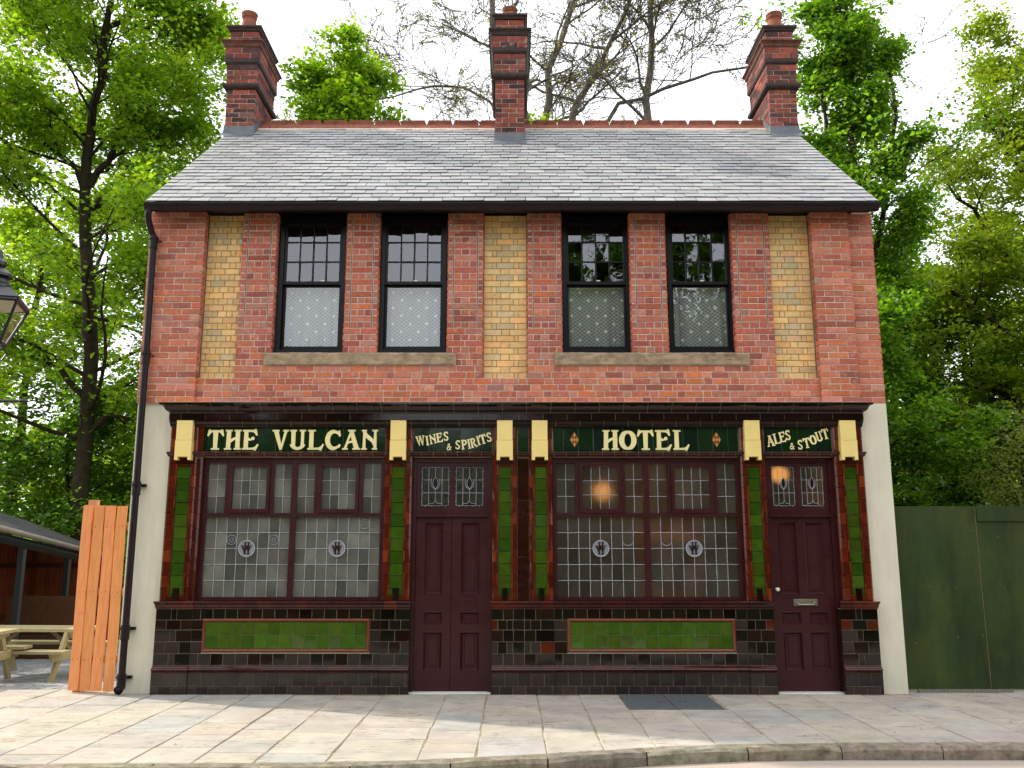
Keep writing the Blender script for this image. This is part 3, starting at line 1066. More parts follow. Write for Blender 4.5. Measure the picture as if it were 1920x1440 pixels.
def chimney(x0, x1, y0, depth, pots, seed, zoff=0.0, dark=0.0):
    cr = random.Random(seed)
    y1 = y0 + depth
    zroof = ZE + KS * (y0 - YE)
    core_ = MB()
    i = 0.006
    core_.box(x0 + i, x1 - i, y0 + i, y1 - i, zroof - 0.6, 9.355 + zoff)
    core_.box(x0 - 0.045, x1 + 0.045, y0 - 0.045, y1 + 0.045, 9.90 + zoff, 10.104 + zoff)
    core_.box(x0 - 0.012, x1 + 0.012, y0 - 0.012, y1 + 0.012, 9.443 + zoff, 9.899 + zoff)
    core_.box(x0 + i, x1 - i, y0 + i, y1 - i, 10.225 + zoff, 10.43 + zoff)
    ch = core_.build('chimney', M['mortar'], pub)

    def course(z, h, grow, odd, mt=M['chimney_brick']):
        # a ring of bricks: front, two sides (back left plain)
        xa, xb, ya, yb = x0 - grow, x1 + grow, y0 - grow, y1 + grow
        w = xb - xa
        f = [0, 0.47, 1] if odd else [0, 0.24, 0.74, 1]
        f = [c + (cr.uniform(-0.02, 0.02) if 0 < c < 1 else 0) for c in f]
        for p, q in zip(f, f[1:]):
            mb = MB()
            mb.slab(xa + p * w + 0.004, xa + q * w - 0.004, z + 0.004, z + h - 0.004, ya, 0.1, 0.003, 0.002, vary(cr.choice(CB), 0.2, cr), 0.01, cr)
            mb.build('brick', mt, ch)
        dpt = yb - ya - 0.10
        n = 4
        for sx in (-1, 1):
            for k in range(n):
                p, q = (k + (0.5 if odd and k else 0)) / n, (k + 1 + (0.5 if odd and k < n - 1 else 0)) / n
                mb = MB()
                u0, u1 = ya + 0.104 + p * dpt, ya + 0.104 + q * dpt - 0.008
                mb.slab(u0, u1, z + 0.004, z + h - 0.004, 0, 0.1, 0.003, 0.001, vary(cr.choice(CB), 0.2, cr), 0.01, cr)
                if sx > 0:
                    mb.v = [(xb - v[1], v[0], v[2]) for v in mb.v]
                else:
                    mb.v = [(xa + v[1], v[0], v[2]) for v in mb.v]
                side.append((0, mb))
    side = []
    nb = int((9.355 - zroof) / 0.084) + 1
    for k in range(nb):
        course(9.355 + zoff - (k + 1) * 0.0845, 0.0845, 0.0, k % 2)
    for k in range(3):
        course(9.443 + zoff + k * 0.085, 0.085, 0.018, k % 2)
    course(9.699 + zoff, 0.105, 0.022, 1)
    for k in range(2):
        course(9.897 + zoff + k * 0.103, 0.103, 0.052, k % 2)
    for k in range(2):
        course(10.225 + zoff + k * 0.103, 0.103, 0.0, k % 2)
    pieces(side, 'brick', 'side_bricks', M['chimney_brick'], ch, 0)

    def band(name, pr, mt):
        """moulded course right round: pr = [(projection, z)]"""
        mb = MB()
        vs, fs = [], []
        for p, z in pr:
            vs += [(x0 - p, y0 - p, z + zoff), (x1 + p, y0 - p, z + zoff), (x1 + p, y1 + p, z + zoff), (x0 - p, y1 + p, z + zoff)]
        for a in range(len(pr) - 1):
            for k in range(4):
                fs.append((a * 4 + k, a * 4 + (k + 1) % 4, a * 4 + 4 + (k + 1) % 4, a * 4 + 4 + k))
        fs += [(3, 2, 1, 0), tuple(range(len(vs) - 4, len(vs)))]
        mb.add(vs, fs)
        mb.build(name, mt, ch)
    band('string_course', [(0.0, 9.352), (0.03, 9.36), (0.058, 9.385), (0.066, 9.41), (0.064, 9.44), (0.0, 9.442)], M['soot_and_shade'])
    band('corbel_course', [(0.012, 9.806), (0.036, 9.812), (0.052, 9.84), (0.056, 9.893), (0.0, 9.896)], M['soot_and_shade'])
    band('cornice_course', [(0.052, 10.106), (0.07, 10.125), (0.078, 10.16), (0.10, 10.19), (0.115, 10.20), (0.115, 10.222), (0.0, 10.224)], M['soot_and_shade'] if dark else M['chimney_band'])
    band('coping', [(0.0, 10.432), (0.02, 10.44), (0.034, 10.47), (0.055, 10.49), (0.055, 10.522), (0.0, 10.54)], M['soot_and_shade'])
    ap = MB()                                              # lead apron and stepped side flashing
    g_ = 0.012
    ap.box(x0 - g_, x1 + g_, y0 - g_, y0 + 0.02, zroof - 0.005, zroof + 0.155)
    ap.add([(x0 - 0.03, y0 - 0.16, zroof - 0.16 * KS + 0.036), (x1 + 0.03, y0 - 0.16, zroof - 0.16 * KS + 0.036), (x1 + 0.03, y0 - 0.002, zroof + 0.04), (x0 - 0.03, y0 - 0.002, zroof + 0.04)], [(0, 1, 2, 3)])
    for sx in (-1, 1):
        for k in range(6):
            ya = y0 + 0.01 + k * 0.09
            if ya > YR:
                break
            za = ZE + KS * (ya - YE)
            xx = x1 if sx > 0 else x0
            ap.box(xx - 0.01, xx + 0.011, ya, ya + 0.092, za - 0.03, za + 0.19) if sx > 0 else ap.box(xx - 0.011, xx + 0.01, ya, ya + 0.092, za - 0.03, za + 0.19)
    ap.build('lead_flashing', M['lead'], ch)
    for py, hh, r_ in pots:
        mb = MB()
        zb = 10.53 + zoff
        cx = (x0 + x1) / 2
        mb.lathe([(r_ * 1.12, zb - 0.02), (r_ * 1.08, zb + 0.05), (r_ * 0.98, zb + hh * 0.55), (r_ * 0.94, zb + hh * 0.72), (r_ * 1.04, zb + hh * 0.74),
                  (r_ * 1.02, zb + hh * 0.80), (r_ * 1.10, zb + hh * 0.88), (r_ * 1.16, zb + hh * 0.93), (r_ * 1.16, zb + hh * 0.98), (r_ * 1.05, zb + hh), (r_ * 0.8, zb + hh), (r_ * 0.78, zb + hh * 0.6)], cx, py, 24)
        mb.build('chimney_pot', M['terracotta'], ch, True)
    return ch


M['chimney_band'] = mat('chimney_band', (0.12, 0.045, 0.03), 0.7, 0.3, 0.7, 6, bump=0.4, bscale=50)
chimney(-4.815, -4.33, 2.585, 1.05, [(2.80, 0.37, 0.122), (3.12, 0.30, 0.122), (3.44, 0.26, 0.122)], 1)
chimney(-0.275, 0.205, 2.185, 1.35, [(2.42, 0.24, 0.115), (3.2, 0.24, 0.115)], 2, -0.04, 1)
chimney(4.33, 4.80, 2.585, 1.05, [(2.80, 0.36, 0.122), (3.12, 0.30, 0.122), (3.44, 0.26, 0.122)], 3)

# ================================================================== SHOP FRONT
DARK = [(0.006, 0.003, 0.0025), (0.010, 0.0035, 0.0025), (0.005, 0.0035, 0.003), (0.013, 0.004, 0.0025), (0.007, 0.005, 0.003)]
BROWN = [(0.075, 0.010, 0.004), (0.062, 0.008, 0.003), (0.090, 0.012, 0.004)]
ORANGE = [(0.15, 0.026, 0.008), (0.13, 0.022, 0.007)]
GREEN = [(0.030, 0.066, 0.005), (0.024, 0.057, 0.004), (0.036, 0.074, 0.006), (0.035, 0.063, 0.005)]
DKGREEN = [(0.006, 0.018, 0.006), (0.007, 0.022, 0.007), (0.006, 0.015, 0.009)]
MAROONT = [(0.042, 0.008, 0.006), (0.034, 0.007, 0.006), (0.055, 0.010, 0.006)]
tr_ = random.Random(5)
tiles = {'dark_tile': [], 'green_tile': [], 'brown_tile': [], 'sign_tile': [], 'moulding_tile': [], 'border_tile': []}


def tile(kind, x0, x1, z0, z1, yf, pal, g=0.0024, tilt=0.012, depth=0.02, rl=0, rr=0, bev=0.0018):
    mb = MB()
    mb.slab(x0 + g, x1 - g, z0 + g, z1 - g, yf, depth, bev, 0.0003, vary(tr_.choice(pal), 0.15, tr_), tilt, tr_, rl, rr)
    tiles[kind].append(((x1 - x0) * (z1 - z0), mb))


def tile_row(kind, x0, x1, z0, z1, yf, pal, w=0.151, off=0.0, tilt=0.012, skip=None):
    xs = [x0]
    x = x0 + (w * off if off else w)
    while x < x1 - 0.03:
        xs.append(x)
        x += w
    xs.append(x1)
    for a, b in zip(xs, xs[1:]):
        if skip and a > skip[0] - 0.08 and b < skip[1] + 0.08:
            continue
        tile(kind, a, b, z0, z1, yf, pal, tilt=tilt)


# piers of the shop front: grout-coloured core that carries the tiles
PIERS = [(-4.325, -3.895), (-1.605, -1.255), (-0.250, 0.512), (2.873, 3.192), (4.055, 4.435)]
sf = MB()
for a, b in PIERS:
    sf.box(a + 0.006, b - 0.006, -0.045, 0.29, 1.09, 3.24)
sf.box(-4.32, -1.26, -0.07, 0.29, -0.02, 1.0)              # stall risers
sf.box(-0.245, 3.187, -0.07, 0.29, -0.02, 1.0)
sf.box(4.02, 4.44, -0.07, 0.29, -0.02, 1.0)
sf.box(-4.30, 4.41, -0.035, 0.29, 2.86, 3.24)              # fascia
sf.box(-4.30, 4.41, -0.06, 0.29, 3.2405, 3.548)
shop = sf.build('shop_front', M['grout'], pub)

# plinth, risers
ZP = [0.004, 0.10, 0.248]
ZRW = [0.336, 0.472, 0.612, 0.750, 0.868, 0.996]
BAYS = [(-4.335, -1.248, (-4.335, -3.90), (-1.60, -1.248), (-3.766, -1.728)), (-0.245, 3.187, (-0.245, 0.517), (2.862, 3.187), (0.672, 2.72)), (4.000, 4.452, (4.0, 4.452), None, None)]
GREY = [(0.024, 0.016, 0.013), (0.020, 0.013, 0.011), (0.028, 0.020, 0.017), (0.018, 0.013, 0.012)]
for x0, x1, pa, pb, panel in BAYS:
    spans = []
    if pb:
        spans = [(pa[0], pa[1], -0.135), (pa[1], pb[0], -0.115), (pb[0], pb[1], -0.135)]
    else:
        spans = [(x0, x1, -0.135)]
    for a, b, yf in spans:
        tile_row('dark_tile', a, b, ZP[0], ZP[1], yf, GREY, 0.158, 0.6, 0.016)
        tile_row('dark_tile', a, b, ZP[1], ZP[2], yf, GREY, 0.158, 0, 0.016)
        body_ = MB()
        body_.box(a + 0.004, b - 0.004, yf + 0.006, -0.0702, 0.0, 0.30)
        body_.build('plinth_bed', M['grout_dark'], shop)
        # plinth moulding
        seg = 0.152
        n = max(1, round((b - a) / seg))
        for i in range(n):
            mb = MB()
            xa, xb = a + (b - a) * i / n + 0.0012, a + (b - a) * (i + 1) / n - 0.0012
            q = yf + 0.135
            mb.prism([(-0.07, 0.250), (-0.139 + q, 0.250), (-0.142 + q, 0.262), (-0.128 + q, 0.268), (-0.150 + q, 0.277), (-0.157 + q, 0.290), (-0.150 + q, 0.304), (-0.128 + q, 0.309),
                      (-0.122 + q, 0.326), (-0.105 + q, 0.334), (-0.07, 0.334)], xa, xb, vary(tr_.choice(MAROONT), 0.2, tr_))
            tiles['moulding_tile'].append((0.02, mb))
    for ri in range(5):
        za, zb = ZRW[ri], ZRW[ri + 1]
        for a, b, yf in spans:
            isp = not (pb and a == spans[1][0])
            y_ = -0.105 if isp else -0.088
            if isp:
                w = b - a
                if ri in (1, 3):
                    f = [0, 0.3, 0.7, 1] if w < 0.5 else [0, .095, .24, .335, .52, .62, .78, 1]
                else:
                    f = [0, 0.42, 0.58 if w > 0.4 else 1, 1][:4] if w > 0.36 else [0, 0.5, 1]
                    if w > 0.5:
                        f = [0, .18, .345, .52, .70, 1]
                for p, q in zip(f, f[1:]):
                    if q - p < 0.01:
                        continue
                    pal = DARK
                    if ri in (1, 3) and (p == 0 or q == 1) and x0 > -2:
                        pal = BROWN + DARK
                    tile('dark_tile', a + p * w, a + q * w, za, zb, y_, pal, tilt=0.035)
            else:
                if panel and 1 <= ri <= 3:
                    tile('dark_tile', a, panel[0], za, zb, y_, DARK + GREY, tilt=0.02)
                    tile('dark_tile', panel[1], b, za, zb, y_, DARK + GREY, tilt=0.02)
                else:
                    tile_row('dark_tile', a, b, za, zb, y_, DARK, 0.151, 0.0 if ri % 4 else 0.66, 0.028)
    body_ = MB()
    for a, b, yf in spans:
        isp = not (pb and a == spans[1][0])
        if isp:
            body_.box(a + 0.004, b - 0.004, -0.099, -0.0702, 0.3005, 1.0)
        else:
            body_.box(a, b, -0.083, -0.0702, 0.3005, 1.0)
    body_.build('riser_bed', M['grout'], shop)
    if panel:                                              # framed green panel
        a, b = panel
        za, zb = 0.487, 0.885
        fw = 0.04
        inner = (a + fw, b - fw, za + fw, zb - fw)
        pr = [0.0, 0.016, 0.024, 0.014, 0.004]
        mb = MB()
        prev = None
        loops = []
        for k, off in enumerate((0.0, 0.008, 0.02, 0.034, 0.04)):
            y_ = -0.088 - pr[k]
            loops.append([(a + off, y_, za + off), (b - off, y_, za + off), (b - off, y_, zb - off), (a + off, y_, zb - off)])
        vs = [v for l in loops for v in l]
        fs = [(k * 4 + i, k * 4 + (i + 1) % 4, k * 4 + 4 + (i + 1) % 4, k * 4 + 4 + i) for k in range(4) for i in range(4)]
        mb.add(vs, fs, (0.15, 0.032, 0.012))
        mb.build('panel_frame', M['tile'], shop)
        n = 13
        for i in range(n):
            for k in range(2):
                xa, xb = inner[0] + (inner[1] - inner[0]) * i / n, inner[0] + (inner[1] - inner[0]) * (i + 1) / n
                z0_, z1_ = inner[2] + (inner[3] - inner[2]) * k / 2, inner[2] + (inner[3] - inner[2]) * (k + 1) / 2
                tile('green_tile', xa, xb, z0_, z1_, -0.094, [tuple(1.3 * q for q in c_) for c_ in GREEN], g=0.003, tilt=0.016)

    # sill moulding over the riser
    a, b = x0 - 0.0, x1 + 0.0
    n = round((b - a) / 0.152)
    for i in range(n):
        xa, xb = a + (b - a) * i / n + 0.0012, a + (b - a) * (i + 1) / n - 0.0012
        q = 0.0
        ml = 0.0
        mb = MB()
        mid = (xa + xb) / 2
        onp = any(p0 - 0.02 < mid < p1 + 0.02 for p0, p1 in PIERS)
        q = -0.012 if onp else 0.0
        mb.prism([(0.02, 0.998), (-0.108 + q, 0.998), (-0.112 + q, 1.012), (-0.124 + q, 1.022), (-0.132 + q, 1.05), (-0.150 + q, 1.066), (-0.162 + q, 1.072), (-0.165 + q, 1.084), (-0.155 + q, 1.092), (0.02, 1.094)],
                 xa, xb, vary(tr_.choice(MAROONT + (BROWN if onp else [])), 0.2, tr_), 0.25 if i == 0 else 0, 0.25 if i == n - 1 else 0, -0.1)
        tiles['moulding_tile'].append((0.02, mb))

# pilasters
PIL = [(-4.325, -3.966, -4.205, -4.040, 0), (-1.603, -1.257, -1.510, -1.345, 1), (-0.245, 0.064, -0.168, -0.012, 1), (0.214, 0.508, 0.288, 0.435, 1), (2.876, 3.188, 2.963, 3.112, 1), (4.060, 4.436, 4.178, 4.327, 0)]
for pi, (a, b, g0, g1, slim) in enumerate(PIL):
    zt, zb2 = 2.736, 1.243
    gb = 0.010
    # brown flanking tiles, rounded on the outer arrises
    nz_ = 10
    zl = [1.094 + (3.24 - 1.094) * i / 14 for i in range(15)]
    for i in range(14):
        z0_, z1_ = zl[i], zl[i + 1]
        tile('brown_tile', a, g0 - 0.022, z0_, z1_, -0.085, BROWN if i % 3 else BROWN + ORANGE, tilt=0.02, rl=0.018, depth=0.08)
        tile('brown_tile', g1 + 0.022, b, z0_, z1_, -0.085, BROWN if i % 3 else BROWN + ORANGE, tilt=0.02, rr=0.018, depth=0.08)
    # thin border round the green strip
    zs = [1.16 + (zt + 0.03 - 1.16) * i / 12 for i in range(13)]
    for i in range(12):
        tile('border_tile', g0 - 0.022, g0, zs[i], zs[i + 1], -0.091, ORANGE + BROWN, tilt=0.02)
        tile('border_tile', g1, g1 + 0.022, zs[i], zs[i + 1], -0.091, ORANGE + BROWN, tilt=0.02)
    tile('border_tile', g0, g1, zt, zt + 0.03, -0.092, BROWN, tilt=0.02)
    tile('brown_tile', g0 - 0.022, g1 + 0.022, zt + 0.03, 3.24, -0.088, [(0.035, 0.008, 0.005)], tilt=0.01)
    for i in range(10):
        z0_, z1_ = zb2 + (zt - zb2) * i / 10, zb2 + (zt - zb2) * (i + 1) / 10
        tile('green_tile', g0, g1, z0_, z1_, -0.080, GREEN, g=0.0035, tilt=0.03)
    third = (g1 - g0) / 3.6
    tile('green_tile', g0, g0 + third, 1.16, zb2, -0.080, GREEN)
    tile('green_tile', g1 - third, g1, 1.16, zb2, -0.080, GREEN)
    tile('dark_tile', g0 + third, g1 - third, 1.094, zb2, -0.105, DARK, depth=0.04)
    tile('brown_tile', g0 - 0.022, g0 + third, 1.094, 1.16, -0.092, BROWN)
    tile('brown_tile', g1 - third, g1 + 0.022, 1.094, 1.16, -0.092, BROWN)
# the narrow dark strip between the middle pair, and reveals beside the first window
for i in range(10):
    z0_, z1_ = 1.094 + (2.84 - 1.094) * i / 10, 1.094 + (2.84 - 1.094) * (i + 1) / 10
    tile('dark_tile', 0.066, 0.212, z0_, z1_, -0.072, [(0.020, 0.004, 0.003)], tilt=0.02)
    tile('brown_tile', -3.964, -3.897, z0_, z1_, -0.075, [(0.05, 0.008, 0.005)], tilt=0.02, rr=0.02)
tile('brown_tile', -3.964, -3.90, 2.925, 3.236, -0.078, BROWN, tilt=0.01)
tile('sign_tile', 0.072, 0.208, 2.925, 3.236, -0.078, DKGREEN, tilt=0.006)
for a, b in PIERS:                                         # glazed returns of the piers
    for xx in (a, b):
        mb = MB()
        mb.box(xx - 0.005, xx + 0.005, -0.050, 0.28, 1.0945, 2.8615, (0.045, 0.008, 0.005))
        mb.build('reveal_tile', M['tile'], shop)
for xx in (-4.335, -1.248, -0.245, 3.187, 4.0, 4.452):     # and of the stall risers
    mb = MB()
    mb.box(xx - 0.005, xx + 0.005, -0.092, 0.28, 0.002, 0.997, (0.012, 0.005, 0.004))
    mb.box(xx - 0.0052, xx + 0.0052, -0.121, -0.0925, 0.002, 0.249, (0.018, 0.012, 0.010))
    mb.build('reveal_tile', M['tile'], shop)

# fascia: dark green sign tiles
SIGNS = [(-3.958, -1.606, 12, 0.5), (-1.253, -0.249, 5, 0.8), (0.520, 2.868, 13, 0.7), (3.196, 4.052, 4, 1)]
ZS0, ZS1 = 2.925, 3.236
for a, b, n, e0 in SIGNS:
    if n > 6:
        u = (b - a) / (n - 2 + 2 * e0)
        xs = [a, a + u * e0] + [a + u * (e0 + i) for i in range(1, n - 1)] + [b]
    else:
        xs = [a + (b - a) * i / n for i in range(n + 1)]
    for p, q in zip(xs, xs[1:]):
        tile('sign_tile', p, q, ZS0, ZS1, -0.052, DKGREEN, g=0.003, tilt=0.006)


def run_mould(x0, x1, prof, seg, pal, ml=0.0, mr=0.0, yref=0.0, size=0.05, kind='moulding_tile', stagger=0.0):
    xs = [x0]
    x = x0 + seg * (1 - stagger)
    while x < x1 - seg * 0.3:
        xs.append(x)
        x += seg
    xs.append(x1)
    for i, (a, b) in enumerate(zip(xs, xs[1:])):
        mb = MB()
        mb.prism(prof, a + 0.002, b - 0.002, vary(tr_.choice(pal), 0.2, tr_), ml if i == 0 else 0, mr if i == len(xs) - 2 else 0, yref)
        tiles[kind].append((size, mb))
    z0m, z1m = min(z for y, z in prof), max(z for y, z in prof)
    bedp = MB()
    bedp.prism([(min(y + 0.004, 0.0), min(max(z, z0m + 0.002), z1m - 0.002)) for y, z in prof], x0 + 0.02, x1 - 0.02)
    bedp.build('moulding_bed', M['grout'], shop)


DKM = [(0.013, 0.0045, 0.0035), (0.010, 0.004, 0.0035), (0.017, 0.005, 0.004)]
# strip below the signs
run_mould(-4.335, 4.445, [(0.0, 2.862), (-0.080, 2.862), (-0.088, 2.872), (-0.104, 2.884), (-0.108, 2.896), (-0.122, 2.905), (-0.126, 2.917), (-0.112, 2.923), (0.0, 2.9245)], 0.152, MAROONT, 0.3, 0.3, -0.08, 0.015)
# cornice, three tiers
run_mould(-4.325, 4.435, [(0.0, 3.238), (-0.092, 3.238), (-0.104, 3.25), (-0.108, 3.272), (-0.124, 3.296), (-0.13, 3.316), (0.0, 3.318)], 0.305, DKM, 0.3, 0.3, -0.09, 0.04)
run_mould(-4.335, 4.445, [(0.0, 3.3185), (-0.142, 3.3185), (-0.142, 3.402), (0.0, 3.402)], 0.305, DKM, 0.2, 0.2, -0.14, 0.06, stagger=0.5)
run_mould(-4.33, 4.44, [(0.0, 3.4025), (-0.150, 3.4025), (-0.158, 3.42), (-0.19, 3.437), (-0.205, 3.458), (-0.215, 3.482), (-0.238, 3.496), (-0.262, 3.502), (-0.262, 3.524), (-0.10, 3.545), (0.0, 3.545)], 0.305, DKM, 0.85, 0.85, -0.15, 0.08, stagger=0.2)
fl = MB()
fl.prism([(0.0, 3.546), (-0.24, 3.532), (-0.24, 3.537), (-0.012, 3.5545), (0.0, 3.5545)], -4.36, 4.47)
fl.build('cornice_flashing', M['mortar'], shop)

for kind, lst in tiles.items():
    pieces(lst, kind, kind + 's', M['tile'], shop, 300)

# cream console brackets
for pi, (a, b) in enumerate([(-4.222, -4.022), (-1.528, -1.333), (-0.188, 0.007), (0.251, 0.446), (2.924, 3.118), (4.127, 4.327)]):
    mb = MB()
    mb.slab(a, b, 3.062, 3.312, -0.165, 0.09, 0.003)
    con = mb.build('console_bracket', M['cream_tile'], pub)
    mb = MB()
    mb.slab(a - 0.004, b + 0.004, 2.852, 3.059, -0.170, 0.095, 0.003)
    mb.build('console_base', M['cream_tile'], con)
    for s_ in (0, 1):
        mb = MB()
        xx = a - 0.004 if s_ == 0 else b + 0.004 - 0.042
        mb.slab(xx, xx + 0.042, 2.812, 2.853, -0.170, 0.08, 0.002)
        mb.build('console_foot', M['cream_tile'], con)

# ------------------------------------------------------------------ lettering


def arc(cx, cy, rx, ry, a0, a1, w0, w1, n=18, wm=None):
    out, inn = [], []
    for i in range(n + 1):
        t = i / n
        a = math.radians(a0 + (a1 - a0) * t)
        w = w0 + (w1 - w0) * t if wm is None else (w0 + (w1 - w0) * t) * (1 - 4 * t * (1 - t)) + wm * 4 * t * (1 - t)
        c, s = math.cos(a), math.sin(a)
        out.append((cx + (rx + w / 2) * c, cy + (ry + w / 2) * s))
        inn.append((cx + (rx - w / 2) * c, cy + (ry - w / 2) * s))
    return [('strip', out, inn)]


def strk(*pts):
    out, inn = [], []
    for i, (x, y, w) in enumerate(pts):
        xa, ya, _ = pts[max(i - 1, 0)]
        xb, yb, _ = pts[min(i + 1, len(pts) - 1)]
        d = math.hypot(xb - xa, yb - ya)
        nx, ny_ = -(yb - ya) / d, (xb - xa) / d
        out.append((x + nx * w / 2, y + ny_ * w / 2))
        inn.append((x - nx * w / 2, y - ny_ * w / 2))
    return [('strip', out, inn)]


def rect(x0, y0, x1, y1):
    return [('poly', [(x0, y0), (x1, y0), (x1, y1), (x0, y1)])]


def pol(*p):
    return [('poly', list(p))]


TOPBAR = lambda w: pol((0, .70), (.07, .66), (.13, .76), (.20, .85), (.30, .885), (w - .30, .885), (w - .20, .85), (w - .13, .76), (w - .07, .66), (w, .70), (w - .06, 1.0), (w - .13, 1.03), (w - .18, .985), (.18, .985), (.13, 1.03), (.06, 1.0))
FOOTL = pol((0, 0), (.60, 0), (.63, -.05), (.71, -.03), (.84, .26), (.77, .30), (.68, .18), (.56, .115), (.28, .10), (0, .09))
GL = {
    'T': (0.86, TOPBAR(0.86) + pol((.30, .93), (.56, .93), (.53, .05), (.33, .05)) + rect(.22, 0, .64, .085)),
    'H': (0.86, pol((.09, .05), (.31, .05), (.33, .95), (.11, .95)) + rect(0, 0, .37, .085) + rect(.04, .92, .40, 1.0) + pol((.56, .05), (.79, .05), (.78, .95), (.56, .95)) + rect(.49, 0, .86, .085) + rect(.49, .92, .85, 1.0) + strk((.30, .40, .12), (.40, .50, .13), (.50, .555, .13), (.60, .57, .13))),
    'E': (0.84, pol((.07, .04), (.30, .04), (.29, .96), (.08, .96)) + pol((0, .91), (.28, .895), (.54, .88), (.63, .80), (.70, .70), (.77, .73), (.71, 1.03), (.63, 1.05), (.58, 1.0), (0, 1.0)) + FOOTL + strk((.26, .55, .17), (.38, .50, .10), (.46, .52, .10)) + arc(.53, .57, .045, .045, 0, 360, .09, .09, 14)),
    'V': (0.84, pol((.06, .95), (.31, .95), (.53, .02), (.40, -.02)) + pol((.62, .95), (.77, .95), (.50, -.02), (.42, .05)) + rect(0, .915, .36, 1.0) + rect(.54, .915, .84, 1.0)),
    'U': (0.84, pol((.08, .95), (.30, .95), (.30, .26), (.10, .24)) + pol((.58, .95), (.74, .95), (.74, .26), (.58, .26)) + rect(.02, .915, .36, 1.0) + rect(.50, .915, .82, 1.0) + pol((.02, .25), (.10, .12), (.24, .02), (.42, -.02), (.60, .02), (.74, .12), (.82, .25), (.74, .28), (.60, .27), (.52, .16), (.42, .13), (.33, .16), (.28, .27), (.10, .28))),
    'L': (0.84, pol((.07, .04), (.30, .04), (.29, .95), (.08, .95)) + rect(0, .915, .40, 1.0) + FOOTL),
    'C': (0.80, arc(.42, .49, .32, .42, 48, 312, .10, .10, 26, .25) + pol((.60, .80), (.70, .64), (.78, .70), (.72, .98), (.64, .96)) + pol((.60, .17), (.70, .30), (.78, .24), (.72, .10), (.62, .08))),
    'A': (0.90, pol((.34, .95), (.55, .95), (.86, .06), (.60, .06)) + pol((.36, .85), (.44, .85), (.22, .06), (.08, .06)) + rect(.28, .915, .66, 1.0) + rect(0, 0, .30, .08) + rect(.52, 0, .92, .08) + strk((.20, .26, .10), (.32, .37, .10), (.46, .40, .11), (.64, .40, .10)) + pol((.50, .9), (.42, .9), (.30, .55), (.36, .5))),
    'N': (0.84, pol((.07, .05), (.23, .05), (.21, .95), (.09, .95)) + rect(0, 0, .30, .085) + rect(.02, .915, .28, 1.0) + pol((.62, .0), (.78, .05), (.77, .95), (.64, .95)) + rect(.55, .915, .84, 1.0) + rect(.55, 0, .82, .085) + strk((.13, .93, .16), (.24, .72, .20), (.44, .56, .20), (.60, .42, .18), (.71, .16, .12))),
    'O': (0.84, arc(.42, .49, .31, .41, 90, 270, .13, .13, 22, .27) + arc(.42, .49, .31, .41, -90, 90, .13, .13, 22, .27)),
    'W': (1.25, pol((.05, .95), (.27, .95), (.46, .02), (.36, -.02)) + pol((.52, .95), (.64, .95), (.42, -.02), (.36, .06)) + pol((.50, .95), (.72, .95), (.89, .02), (.79, -.02)) + pol((1.0, .95), (1.12, .95), (.86, -.02), (.80, .06)) + rect(0, .915, .32, 1.0) + rect(.46, .915, .76, 1.0) + rect(.95, .915, 1.2, 1.0)),
    'I': (0.40, pol((.10, .05), (.30, .05), (.30, .95), (.10, .95)) + rect(.02, 0, .38, .085) + rect(.02, .915, .38, 1.0)),
    'S': (0.66, arc(.34, .73, .20, .19, 30, 270, .10, .17, 18, .17) + arc(.33, .27, .20, .19, 90, -150, .17, .10, 18, .17) + pol((.44, .84), (.56, .72), (.62, .76), (.58, 1.0), (.50, .98)) + pol((.20, .16), (.09, .30), (.03, .26), (.07, .02), (.15, .04))),
    'P': (0.72, pol((.08, .05), (.28, .05), (.28, .95), (.08, .95)) + rect(0, 0, .36, .085) + rect(0, .915, .34, 1.0) + arc(.36, .72, .24, .22, -110, 105, .10, .11, 18, .18)),
    'R': (0.80, pol((.08, .05), (.28, .05), (.28, .95), (.08, .95)) + rect(0, 0, .36, .085) + rect(0, .915, .34, 1.0) + arc(.36, .74, .22, .20, -100, 105, .10, .11, 18, .17) + strk((.38, .52, .12), (.56, .22, .18), (.74, .04, .16)) + rect(.62, 0, .86, .08)),
    '&': (0.86, arc(.40, .76, .15, .16, 0, 360, .12, .12, 20) + arc(.34, .27, .23, .22, 60, 330, .12, .12, 20, .16) + strk((.30, .62, .14), (.52, .34, .16), (.80, .02, .16)) + strk((.56, .18, .10), (.72, .40, .10), (.80, .50, .08)) + rect(.64, .46, .90, .53)),
}


